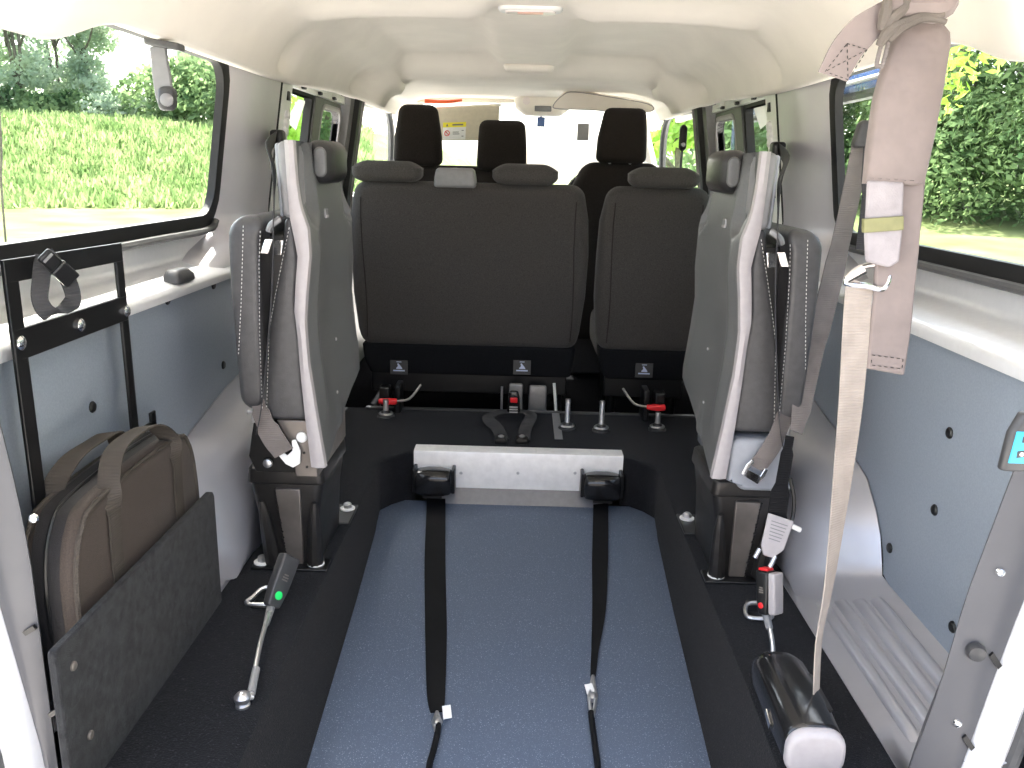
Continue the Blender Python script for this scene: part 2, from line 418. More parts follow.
for S, side in ((-1, 'left'), (1, 'right')):
    b = B()
    box(b, S * .93, S * .955, .98, 3.95, -.3, .735)                   # lower skin
    wpanel(b, S, .98, 5.0, 1.225, 1.40, -.015, .03)                   # above the windows
    box(b, S * .93, S * .955, 3.95, 5.2, -.3, .80)
    struct('wall_' + side, b, M['white'])
    # rear quarter window
    wn += 1
    y0, y1 = 1.02, 2.395
    b = B(); win_frame(b, S, y0, y1, .802, 1.205, .075, .046, .012, .022)
    fr = struct('window_%d' % wn, b, M['rubber'])
    b = B(); win_pane(b, S, y0, y1, .802, 1.205, .075); obj('pane', b, M['glass'], fr)
    b = B(); q = [(S * (wallx(.765) - .012 - .006), y, .762) for y in (1.0, 1.5, 2.0, 2.34)]
    q += [(S * (wallx(.79) - .02), 2.40, .785)]
    tube(b, smooth(q, 4), .010, 8); obj('grey_seal', b, M['grey_rubber'], fr, label='grey rubber strip under the window')
    # ledge under the window, with its rolled lip
    b = B()
    pr = [(.800, .640), (.800, .655), (.806, .663), (.816, .667), (.84, .674), (.905, .692), (.912, .712), (.912, .775)]
    faces(b, [[(S * x, y, z) for x, z in pr] for y in (1.0, 1.4, 1.8, 2.1, 2.42)])
    struct('trim_%d' % wn, b, M['ledge'], ang=60)
    # C pillar
    b = B(); rows = []
    for z in [.655 + .03 * k for k in range(20)] + [1.24]:
        t = sstep(.665, .77, z)
        ya = lerp(2.14, 2.435, t); xa = wallx(max(z, .80)) - .012; xm = lerp(.815, wallx(z) - .075, sstep(.62, .85, z))
        rows.append([(S * (xa + .02), ya - .010, z), (S * xa, ya, z), (S * lerp(xa, xm, .65), ya + .045, z), (S * xm, ya + .10, z), (S * (xm - .004), 2.60, z), (S * xm, 2.70, z), (S * (xm + .006), 2.725, z), (S * (xm + .03), 2.74, z), (S * .93, 2.745, z)])
    faces(b, rows); struct('trim_%d' % (wn + 10), b, M['pillar'], ang=70)
    # pale flange of the door opening with its holes
    b = B()
    f0 = lambda y, z, d: (S * (wallx(z) - .055 - d), y, z)
    zz = [.62, .80, .95, 1.10, 1.20, 1.26]
    faces(b, [[f0(2.745, z, 0), f0(2.745, z, .012), f0(2.81, z, .016), f0(2.88, z, .008), (S * .93, 2.90, z)] for z in zz])
    fl = struct('trim_%d' % (wn + 20), b, M['flange'])
    b = B()
    for z, h in ((1.158, .014), (.885, .010)): obox(b, f0(2.81, z, .014), (.006, 0, 0), (0, .011, 0), (0, 0, h))
    obj('slot', b, M['black'], fr if False else fl)
    b = B(); 
    for z in (1.075, 1.05, 1.10): lathe(b, [(.016, 0), (.016, .012), (.007, .015)], f0(2.81, z, .014), (-S, 0, 0), 12)
    obj('clip', b, M['alu'], fl)
    b = B(); tube(b, [f0(2.742, z, .004) for z in zz], .011, 8); obj('door_seal', b, M['rubber'], fl)  # black strip paints the gap's shade between pillar and flange
    # sliding door: windows and dark dividers
    wn2 = wn * 2 + 3
    b = B(); win_frame(b, S, 3.00, 3.31, .80, 1.188, .02, .035, .020, .03)
    f2 = struct('window_%d' % wn2, b, M['rubber'])
    b = B(); win_pane(b, S, 3.00, 3.31, .80, 1.188, .02); obj('pane', b, M['clear'], f2)
    b = B(); win_frame(b, S, 3.47, 3.80, .80, 1.165, .045, .045, .020, .03)
    f3 = struct('window_%d' % (wn2 + 1), b, M['dark_grey'])
    b = B(); win_pane(b, S, 3.47, 3.80, .80, 1.165, .045); obj('pane', b, M['clear'], f3)
    b = B(); win_frame(b, S, 3.47, 3.80, .80, 1.165, .045, .018, .026, .03); obj('inner_trim', b, M['edge'], f3)
    b = B(); wpanel(b, S, 3.325, 3.44, .70, 1.20, .03, .03); struct('trim_%d' % (wn + 30), b, M['grey_rubber'], bevel=.004)
    # sliding door rail above
    rt = thing('door_rail', 'pale upper rail of the %s sliding door, beneath the headliner' % side, 'door rail', (S * .80, 3.30, 1.19))
    b = B(); obox(b, (S * .822, 3.33, 1.205), (.022, 0, 0), (0, .46, 0), (0, 0, .005)); obox(b, (S * .803, 3.33, 1.216), (.004, 0, 0), (0, .46, 0), (0, 0, .016)); obj('rail', b, M['flange'], rt, bevel=.002)
    b = B(); obox(b, (S * .795, 3.30, 1.228), (.012, 0, 0), (0, .10, 0), (0, 0, .012)); obj('bracket', b, M['flange'], rt, bevel=.003)
    b = B(); obox(b, (S * .795, 3.60, 1.225), (.014, 0, 0), (0, .04, 0), (0, 0, .016)); obj('bracket', b, M['flange'], rt, bevel=.003)
    for k in range(3):
        b = B(); obox(b, (S * .792, 3.08 + .24 * k, 1.207), (.007, 0, 0), (0, .014, 0), (0, 0, .006)); obj('clip', b, M['black'], rt, bevel=.003)
    b = B(); wpanel(b, S, 2.90, 3.80, 1.188, 1.245, .02, .03); struct('trim_%d' % (wn + 40), b, M['rubber'])
    # door below the windows, hidden behind the seats
    b = B(); box(b, S * .885, S * .93, 2.78, 4.9, -.1, .79); struct('door_%d' % wn, b, M['dark_grey'])
    # B pillar: three upright strips
    b = B(); rows = []
    for z in [.60, .8, .95, 1.05, 1.15, 1.26]:
        lean = .10 * sstep(.7, 1.25, z) * 0
        x = wallx(z)
        rows.append([(S * (x + .02), 3.845, z), (S * (x - .05), 3.86, z), (S * (x - .058), 3.90, z), (S * (x - .045), 3.92, z)])
    faces(b, rows); struct('trim_%d' % (wn + 50), b, M['frame_grey'], ang=60)
    b = B(); rows = []
    for z in [.60, .8, .95, 1.05, 1.15, 1.26]:
        x = wallx(z); rows.append([(S * (x - .045), 3.92, z), (S * (x - .075), 3.93, z), (S * (x - .08), 3.965, z), (S * (x - .06), 3.985, z)])
    faces(b, rows); struct('trim_%d' % (wn + 60), b, M['rubber'], ang=60)
    b = B(); rows = []
    for z in [.60, .8, .95, 1.05, 1.15, 1.27]:
        x = wallx(z); rows.append([(S * (x - .06), 3.985, z), (S * (x - .085), 4.00, z), (S * (x - .075), 4.05, z), (S * (x - .01), 4.09, z), (S * (x + .03), 4.10, z)])
    faces(b, rows); struct('trim_%d' % (wn + 70), b, M['edge'], ang=60)
    # front door window
    b = B(); poly_o = [(4.06, .78), (5.06, .78), (4.99, 1.0), (4.86, 1.17), (4.74, 1.255), (4.06, 1.265)]
    fx = lambda y, z: (S * (wallx(z) - .03 - .06 * sstep(4.2, 5.0, y)), y, z)
    tube(b, smooth([fx(4.06, 1.24), fx(4.6, 1.245), fx(4.74, 1.22), fx(4.86, 1.12), fx(4.96, .97), fx(5.02, .82), fx(5.04, .7)], 4), .020, 8)
    tube(b, [fx(4.07, 1.24), fx(4.07, .7)], .016, 8)
    f4 = struct('window_%d' % (wn + 8), b, M['grey_rubber'])
    b = B(); b.faces.new([b.verts.new(fx(y, z)) for y, z in [(4.07, .78), (5.02, .78), (4.96, .97), (4.86, 1.12), (4.74, 1.22), (4.6, 1.245), (4.07, 1.24)]]); obj('pane', b, M['clear'], f4)
    # A pillar
    b = B(); tube(b, smooth([(S * .60, 4.78, 1.31), (S * .66, 4.92, 1.16), (S * .75, 5.10, .95), (S * .80, 5.2, .80)], 4), .035, 8); struct('trim_%d' % (wn + 80), b, M['liner'])
    # lower lining panel under the ledge
    outl = [(1.02, .06), (1.40, .082), (1.655, .086), (1.69, .095), (1.70, .130), (1.722, .172), (1.765, .215), (1.83, .266), (1.96, .300), (2.22, .345), (2.5, .368), (2.76, .372), (2.76, .660), (1.02, .660)]
    word = 'dull grey-blue lining board on the left wall, behind the black frame' if S < 0 else 'pale blue lining board on the right wall, dotted with black plugs'
    pn = thing('lining_panel', word, 'wall panel', (S * .82, 1.9, .06))
    b = B(); extr(b, outl, lambda u, v, t: (S * (.818 + t), u, v), .008); obj('board', b, M['blue_panel'], pn)
    plugs = [(92, 407), (167, 300), (213, 285), (223, 365)] if S < 0 else [(960, 345), (950, 433), (856, 440), (935, 510), (890, 548), (953, 627)]
    for px, py in plugs:
        q = ax(px, py, S * .818); b = B(); lathe(b, [(.0115, -.002), (.0115, .002), (.009, .0045), (.002, .005)], q, (-S, 0, 0), 12)
        obj('plug', b, M['black'], pn)
    # wheel arch
    b = B(); rows = []
    sillz = lambda x: .003 + .086 * max(0., (x - .642) / .178) ** 1.15
    top = [(1.59, .091), (1.63, .092), (1.66, .094), (1.685, .097), (1.70, .138), (1.722, .178), (1.765, .220), (1.83, .268), (1.96, .300), (2.22, .345), (2.5, .368), (2.9, .372)]
    for y, zt in top:
        row = []
        for x, kz, sy in ((.655, 0, 1.), (.652, .35, .98), (.656, .62, .92), (.672, .82, .80), (.70, .93, .62), (.74, .985, .38), (.78, 1., .18), (.815, 1., 0)):
            k = 1 - sstep(1.75, 2.5, y)
            row.append((S * x, y + sy * .165 * k, lerp(sillz(x), max(kz * zt, sillz(x) if y < 1.75 else 0), sstep(1.60, 1.745, y))))
        rows.append(row)
    faces(b, rows); struct('wheel_arch_' + side, b, M['silver'], ang=80)
    # ribbed sill floor
    b = B()
    e0 = .642 if S > 0 else .668
    zf = lambda x: .002 + .086 * ((x - .642) / .178) ** 1.15 if x > .642 else .002
    faces(b, [[(S * x, y, zf(x)) for x in (e0, .674, .69, .72, .76, .79, .812, .82)] for y in (1.15, 1.3, 1.6, 1.86)])
    faces(b, [[(S * e0, y, zf(e0)) for y in (1.15, 1.86)], [(S * e0, y, -.01) for y in (1.15, 1.86)]])
    for x, ya, yb in ((.690, 1.22, 1.70), (.722, 1.16, 1.68), (.752, 1.14, 1.66), (.780, 1.12, 1.64)):
        n = 7; rows = []
        for y, k in ((ya, 0), (ya + .02, .7), (ya + .04, 1), (yb - .04, 1), (yb - .02, .7), (yb, 0)):
            rows.append([(S * (x + .011 * math.cos(PI * j / (n - 1))), y, zf(x + .011 * math.cos(PI * j / (n - 1))) - .001 + .011 * k * math.sin(PI * j / (n - 1))) for j in range(n)])
        faces(b, rows)
    struct('sill_' + side, b, M['silver'])
    # rear pillar of the door opening (near the camera)
    b = B(); rows = []
    Y = 1.15 if S > 0 else 1.11
    tabR = [(-.5, .57, .66), (-.25, .60, .70), (-.03, .634, .722), (.03, .641, .729), (.08, .652, .738), (.18, .668, .752), (.33, .683, .776), (.49, .711, .812), (.59, .730, .832), (.72, .752, .855), (.95, .775, .88), (1.25, .74, .85), (1.36, .68, .80)]
    tabL = [(-.5, .71, .73), (-.25, .71, .735), (-.02, .716, .741), (.05, .716, .745), (.19, .716, .763), (.37, .7155, .787), (.48, .722, .803), (.60, .735, .823), (.69, .747, .838), (.80, .757, .85), (.95, .768, .868), (1.25, .74, .85), (1.36, .68, .80)]
    T = tabR if S > 0 else tabL
    for z in [-.50 + .05 * k for k in range(38)]:
        xi, xo = interp(T, z)
        rows.append([(S * min(.945, xi * 1.26), Y + .24, z), (S * xi * 1.065, Y + .06, z), (S * (xi + .0105), Y + .012, z), (S * (xi + .006), Y + .003, z), (S * (xi + .012), Y, z), (S * lerp(xi, xo, .6), Y - .004, z), (S * (xo - .004), Y - .002, z), (S * xo, Y + .002, z), (S * xo, Y + .03, z)])
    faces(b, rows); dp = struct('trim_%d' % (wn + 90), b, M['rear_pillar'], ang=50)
    b = B(); rows = []
    for z in [-.50 + .05 * k for k in range(38)]:
        xi, xo = interp(T, z)
        rows.append([(S * (xo - .002), Y + .012, z), (S * (xo + .005), Y - .012, z), (S * (xo + .036), Y - .03, z), (S * (xo + .052), Y - .02, z)])
    faces(b, rows); obj('white_flange', b, M['white'], dp, ang=60, label='white painted edge of the pillar')
    b = B(); tube(b, [(S * (interp(T, z)[1] + .054), Y - .026, z) for z in [-.50 + .05 * k for k in range(38)]], .011, 8); obj('door_seal', b, M['grey_rubber'], dp)
    fx_ = [(34, 518, 'screw'), (30, 630, 'slot'), (55, 712, 'slot')] if S < 0 else [(1000, 572, 'screw'), (975, 650, 'knob'), (995, 660, 'slot'), (957, 723, 'screw'), (968, 742, 'slot')]
    for px, py, kd in fx_:
        q = ay(px, py, Y - .004); b = B()
        if kd == 'screw': lathe(b, [(.0075, 0), (.006, .004), (.002, .006)], q, (0, -1, 0), 10); obj('screw', b, M['chrome'], dp)
        elif kd == 'knob': lathe(b, [(.014, 0), (.015, .006), (.012, .014), (.004, .016)], q, (-S * .2, -1, 0), 14); obj('knob', b, M['dark_grey'], dp)
        else: obox(b, q, (.0085, 0, .0055 if S < 0 else -.011), (0, .003, 0), (-.002 if S < 0 else .0025, 0, .0033)); obj('slot', b, M['black'], dp)

# windscreen with its rubber edge
ws = [(-.60, 4.80, 1.30), (.60, 4.80, 1.30), (.80, 5.42, .80), (-.80, 5.42, .80)]
b = B(); tube(b, smooth([(-.60, 4.80, 1.30), (0, 4.84, 1.315), (.60, 4.80, 1.30)], 5), .018, 8); wsf = struct('window_11', b, M['liner'])
b = B(); rows = []
for k in range(5):
    t = k / 4; rows.append([(lerp(-.60, -.80, t) * (1 - 2 * s), lerp(4.80, 5.42, t) + .06 * (1 - (2 * s - 1) ** 2), lerp(1.315, .80, t)) for s in [j / 8 for j in range(9)]])
faces(b, rows); obj('pane', b, M['clear'], wsf)
# dashboard
b = B(); softloft(b, [(-.82, 4.86, 5.35, .30, .80), (-.2, 4.85, 5.35, .30, .84), (0, 4.84, 5.35, .30, .85), (.2, 4.85, 5.35, .3, .85), (.46, 4.85, 5.35, .3, .87), (.82, 4.86, 5.35, .30, .80)], .06, .05, m=lambda x, y, t: (t, x, y))
one('dashboard', b, M['dash'], 'dark dashboard under the windscreen', 'dashboard')
sw = thing('steering_wheel', 'dark steering wheel in front of the driver seat on the right', 'steering wheel', (.43, 4.60, .75))
b = B(); c = Vector((.40, 4.60, .78)); u = Vector((1, 0, 0)); v = Vector((0, .45, .89))
tube(b, [c + (u * math.cos(2 * PI * k / 28) + v * math.sin(2 * PI * k / 28)) * .185 for k in range(28)], .015, 8, True); obj('rim', b, M['black'], sw)
b = B(); obox(b, c, u * .17, v * .03, u.cross(v) * .012); obox(b, c - v * .09, u * .025, v * .09, u.cross(v) * .012); lathe(b, [(.07, -.03), (.075, 0), (.05, .02)], c, u.cross(v) * -1, 16); obj('spokes', b, M['dark_grey'], sw, bevel=.006)
b = B(); tube(b, [c + Vector((0, .02, -.01)), c + Vector((0, .25, -.12))], .03, 10); obj('column', b, M['black'], sw)

# =================================================================== EXTERIOR
def gz(x, y):
    h = -.60
    r = y * .87 + abs(x) * .5
    if x < 0:
        w = sstep(-2, -7, x)
        h += w * (2.75 * sstep(24.5, 40, r) + .22 * sstep(20, 25, r))
    else:
        w = sstep(2, 8, x); r2 = y * .8 + x * .6
        h += w * (1.35 * sstep(14, 40, r2))
    return h
def sky_noise(x, y): return math.sin(x * 1.7 + .6 * math.sin(y * 1.3)) * math.sin(y * 1.9 + .8 * math.sin(x * .9))
b = B(); rows = []
Xs = [-70, -55, -45] + [-40 + 1. * k for k in range(81)] + [45, 55, 70]
Ys = [-30, -18, -10, -5, -2] + [0 + 1. * k for k in range(62)] + [75, 100]
for y in Ys:
    rows.append([(x, y, gz(x, y) + (.10 * sky_noise(x, y) * sstep(24, 30, y * .87 + abs(x) * .5) if x < -3 else .02 * sky_noise(x, y))) for x in Xs])
faces(b, rows); tag(obj('lawn', b, M['grass'], None, ang=180), kind='structure')
b = B(); rows = []
for y in [-14, -6, 0, 4, 9, 12.5]: rows.append([(x, y, -.575 + .03 * (abs(x) > 8)) for x in (-9 - .2 * y, -2.5, -1, 0, 1, 3, 9)])
faces(b, rows); tag(obj('driveway', b, M['asphalt'], None), kind='structure')  # unseen pale ground, widened to bounce neutral light into the van
# long grass on the bank
vs = []; fs = []
for i in range(34000):
    for _ in range(20):
        x = random.uniform(-36, -4); y = random.uniform(12, 44); r = y * .87 - x * .5
        if 25.2 < r < 42 and -1.3 < x / y < -.18: break
    z = gz(x, y) + .08 * sky_noise(x, y); h = random.uniform(.12, .40) * (1.3 if random.random() < .1 else 1); a = random.uniform(0, PI); lw = random.uniform(.02, .075)
    dx, dy = math.cos(a) * lw, math.sin(a) * lw; lx, ly = random.uniform(-.2, .2), random.uniform(-.2, .2)
    n = len(vs); vs += [(x - dx, y - dy, z - .05), (x + dx, y + dy, z - .05), (x + lx + dx * .2, y + ly + dy * .2, z + h), (x + lx - dx * .4, y + ly - dy * .4, z + h * .9)]
    fs.append((n, n + 1, n + 2, n + 3))
me = bpy.data.meshes.new('long_grass'); me.from_pydata(vs, [], fs); me.materials.append(M['grass_blade'])
g = bpy.data.objects.new('long_grass', me); COL.objects.link(g); tag(g, 'rough long grass covering the bank outside the left window', 'grass', kind='stuff')

def crown(blobs, n, ls):
    vs = []; fs = []; tot = sum(r[0] * r[1] for _, r in blobs)
    for c, r in blobs:
        for _ in range(int(n * r[0] * r[1] / tot)):
            th = random.uniform(0, 2 * PI); ph = math.acos(random.uniform(-1, 1)); k = random.uniform(.35, 1.02) ** .6
            p = Vector(c) + Vector((math.sin(ph) * math.cos(th) * r[0], math.sin(ph) * math.sin(th) * r[0], math.cos(ph) * r[1])) * k
            u = Vector((random.gauss(0, 1), random.gauss(0, 1), random.gauss(0, 1))).normalized(); w = u.orthogonal().normalized()
            l = ls * random.uniform(.5, 1.2); q = len(vs)
            vs += [p - u * l, p + w * l * .55, p + u * l, p - w * l * .55]; fs.append((q, q + 1, q + 2, q + 3))
    return vs, fs
def tree(name, label, x, y, h, blobs, n, ls, leaf, trunk=True, group=None, cat='tree', stems=1):
    z = gz(x, y) - .1
    t = thing(name, label, cat, (x, y, z), group)
    vs, fs = crown([((c[0], c[1], c[2]), r) for c, r in blobs], n, ls)
    me = bpy.data.meshes.new('foliage'); me.from_pydata(vs, [], fs); me.materials.append(M[leaf])
    o = bpy.data.objects.new('foliage', me); COL.objects.link(o); o.parent = t
    if trunk:
        b = B()
        for s in range(stems):
            ox = random.uniform(-.5, .5) * (stems > 1); 
            tube(b, smooth([Vector((x + ox * .3, y, z - .2)), Vector((x + ox * .7 + .1, y, z + h * .3)), Vector((x + ox * 1.5 - .1, y, z + h * .6)), Vector((x + ox * 2.2, y, z + h * .9))], 3), [.09 - .007 * k for k in range(10)], 6)
            for k in range(4):
                zz = z + h * (.35 + .13 * k); a = random.uniform(0, 6.28)
                tube(b, [Vector((x + ox, y, zz)), Vector((x + ox + math.cos(a) * h * .10, y + math.sin(a) * h * .10, zz + h * .10)), Vector((x + ox + math.cos(a) * h * .17, y + math.sin(a) * h * .17, zz + h * .22))], [.06, .045, .02], 5)
        obj('trunk', b, M['bark'], t)
    return t
def bl(h, w, k):
    """airy crown made of k blobs"""
    out = []
    for i in range(k):
        a = random.uniform(0, 6.28); r = random.uniform(0, w * .55); zz = h * random.uniform(.10, .92)
        s = w * random.uniform(.26, .42)
        out.append(((math.cos(a) * r, math.sin(a) * r, zz), (s, s * random.uniform(.7, 1.))))
    return out
def at_r(px, dist, py=150):
    d = ray(px, py); d = Vector((d.x, d.y, 0)).normalized(); return d * dist
# unseen additions: wall dims the light from behind, leaf screen blocks sky at right
b = B(); box(b, -9, 9, -4.6, -4.35, -.6, 1.9); struct('garden_wall', b, M['brick'])
vs, fs = crown([((10.5 + .4 * (k % 2), -7 + 1.3 * k, .6 + 1.1 * j), (1.1, 1.0)) for k in range(10) for j in range(5)], 9000, .2)
me = bpy.data.meshes.new('hedge'); me.from_pydata(vs, [], fs); me.materials.append(M['leaf_dark'])
o_ = bpy.data.objects.new('hedge', me); COL.objects.link(o_); tag(o_, kind='structure')
G1 = 'airy pale trees along the top of the bank'
for px, ds, hh, w, k, lab in ((-42, 45, 9.5, 3.6, 11, 'pale tree cut by the left edge of the photo, on the bank'), (22, 44, 9.3, 3.0, 10, 'pale airy tree on the bank, second from the left edge'), (62, 46, 10., 3.2, 11, 'tall pale tree on the bank, in the middle of the left row'), (96, 45, 8.6, 2.6, 11, 'rightmost tree of the pale row on the bank, before the sky gap')):
    p = at_r(px, ds); tree('tree', lab, p.x, p.y, hh, bl(hh, w, k), 7000, .12, 'leaf_pale', stems=3, group=G1)
p = at_r(188, 41); tree('bush', 'rounded dense bush on the bank, beside the pillar', p.x, p.y, 4, [((-1., 0, 1.2), (1.9, 1.5)), ((.9, 0, 1.3), (2.3, 1.7)), ((.3, .5, 2.0), (1.7, 1.3)), ((2.6, 0, .9), (1.6, 1.3))], 6500, .17, 'leaf_dark', False, cat='bush')
p = at_r(214, 50); tree('tree', 'pale tree rising behind the rounded bush on the bank', p.x, p.y, 7, bl(6.0, 2.6, 9), 2600, .24, 'leaf_pale')
for px, ds, w, lab in ((128, 42, 2.2, 'low pale bush on the bank under the sky gap'), (20, 43, 1.7, 'low dark hedge bush at the foot of the pale trees'), (75, 43, 1.7, 'low dark bush at the foot of the tallest pale tree')):
    p = at_r(px, ds); tree('bush', lab, p.x, p.y, 2, [((-.9, 0, .5), (w * .6, .9)), ((.9, 0, .5), (w * .6, .8)), ((0, 0, .7), (w * .5, .9))], 1800, .16, 'leaf_pale' if px > 100 else 'leaf_dark', False, cat='bush')
for px, ds, hh, lab in ((289, 22, 6.5, 'leafy tree seen through the left sliding door window'), (327, 24, 7.5, 'dark leafy tree seen through the small left window')):
    p = at_r(px, ds); tree('tree', lab, p.x, p.y, hh, bl(hh, 1.1, 9) + [((0, 0, 1.5), (.75, 1.6)), ((0, 0, 3), (.75, 1.6)), ((0, 0, 4.4), (.6, 1.))], 4200, .10, 'leaf_bright' if px < 300 else 'leaf_dark')
G2 = 'dense trees behind the right hand lawn'
for px, ds, hh, w, lf, lab in ((900, 30, 8.5, 4.2, 'leaf_dark', 'dark dense tree behind the hanging harness'), (965, 27, 8., 3.6, 'leaf_dark', 'dark tree right of the hanging harness'), (1040, 25, 8.5, 3.8, 'leaf_dark', 'dark tree cut by the right edge of the photo'), (800, 30, 9, 4.0, 'leaf_dark', 'dark tree behind the blue van'), (1130, 27, 8, 4, 'leaf_dark', 'dark tree beyond the right edge of the frame')):
    if px > 1100: continue
    p = at_r(px, ds); tree('tree', lab, p.x, p.y, hh, bl(hh, w, 12) + [((0, 0, 1.1), (w * .62, 1.5)), ((.5, 0, 2.6), (w * .66, 1.6)), ((-.5, 0, 4.2), (w * .6, 1.7)), ((-w * .5, 0, 1.6), (w * .4, 1.7)), ((w * .5, 0, 1.6), (w * .4, 1.7))], 15000, .115, lf, group=G2)
p = at_r(975, 12.5); pt = at_r(1130, 12.5); of = p - pt
tree('tree', 'sunlit bright green branches hanging near the right window', pt.x, pt.y, 5.5, [((a_ + of.x, b_ + of.y, c_), r_) for (a_, b_, c_), r_ in [((-.75, 0, 2.75), (.55, .40)), ((-.35, .2, 3.2), (.75, .35)), ((.35, 0, 3.35), (.7, .28)), ((-.95, 0, 2.3), (.28, .30)), ((.9, .2, 3.5), (.6, .3)), ((0, 0, 4.3), (1.6, .8)), ((1.8, 0, 3.8), (1.2, .6)), ((2.4, 0, 4.4), (1.5, .8))]], 2200, .085, 'leaf_bright')
p = at_r(676, 17); tree('tree', 'yellow green tree seen through the right front door window', p.x, p.y, 4.8, bl(4.8, 1.1, 9), 2200, .12, 'leaf_bright')
p = at_r(733, 20); tree('tree', 'green tree beyond the right sliding door windows', p.x, p.y, 6, bl(6, 2.4, 10) + [((0, 0, 1.5), (1.9, 1.6))], 4200, .16, 'leaf_dark')
b = B(); p = at_r(3, 16); zq = gz(p.x, p.y)
tube(b, smooth([(p.x - .16, p.y, zq - .1), (p.x - .10, p.y, .5), (p.x - .03, p.y, 1.0), (p.x + .02, p.y, 1.62)], 4), .018, 6)
one('pole', b, M['bark'], 'thin grey pole standing on the grass at the left edge', 'pole')

# blue sliding door standing open alongside the right windows
cv = thing('sliding_door', 'blue sliding door with a dark edged window, slid open outside the right windows', 'door', (1.05, 3.2, -.30))
dx = lambda z: 1.055 - .10 * max(0., z - .72)
b = B(); o = rring(2.36, 4.25, -.30, 1.262, .10, 5); i_ = rring(2.46, 4.15, .70, 1.185, .075, 5)
rings = [[(dx(v) - d, u, v) for u, v in q] for d, q in ((.045, [(lerp(a[0], c[0], .0), a[1]) for a, c in zip(o, o)]), (0, o))]
obk = [[(dx(v) + .012, u, v) for u, v in i_], [(dx(v) + .012, u, v) for u, v in o], [(dx(v) - .012, u, v) for u, v in o], [(dx(v) - .012, u, v) for u, v in i_]]
obk.append(obk[0]); faces(b, obk, True); obj('body', b, M['carblue'], cv, ang=40)
b = B(); tube(b, [(dx(v) - .008, u, v) for u, v in i_], .016, 8, True); wf = obj('window_seal', b, M['grey_rubber'], cv)
b = B(); b.faces.new([b.verts.new((dx(v), u, v)) for u, v in i_]); obj('pane', b, M['clear'], wf)
b = B(); tube(b, [(dx(1.225) - .022, 2.44, 1.225), (dx(1.225) - .022, 4.2, 1.225)], .008, 8); obj('drip_rail', b, M['white'], cv)
b = B(); softloft(b, [(.25, 2.44, 2.62, 1.08, 1.10), (.29, 2.44, 2.62, 1.08, 1.10)], .01, .008, m=lambda y, x, z: (x, y, z)); obj('handle', b, M['dark_grey'], cv)
# raised tailgate above the camera
b = B(); rows = []
for y, z in ((.99, 1.43), (.90, 1.46), (.4, 1.60), (-.25, 1.76), (-.32, 1.76)): rows.append([(x, y, z + .05 * (1 - (x / .82) ** 2)) for x in (-.82, -.7, -.35, 0, .35, .7, .82)])
faces(b, rows); faces(b, [[(p[0], p[1], p[2] + .05) for p in r_] for r_ in rows]); struct('door_3', b, M['white'])
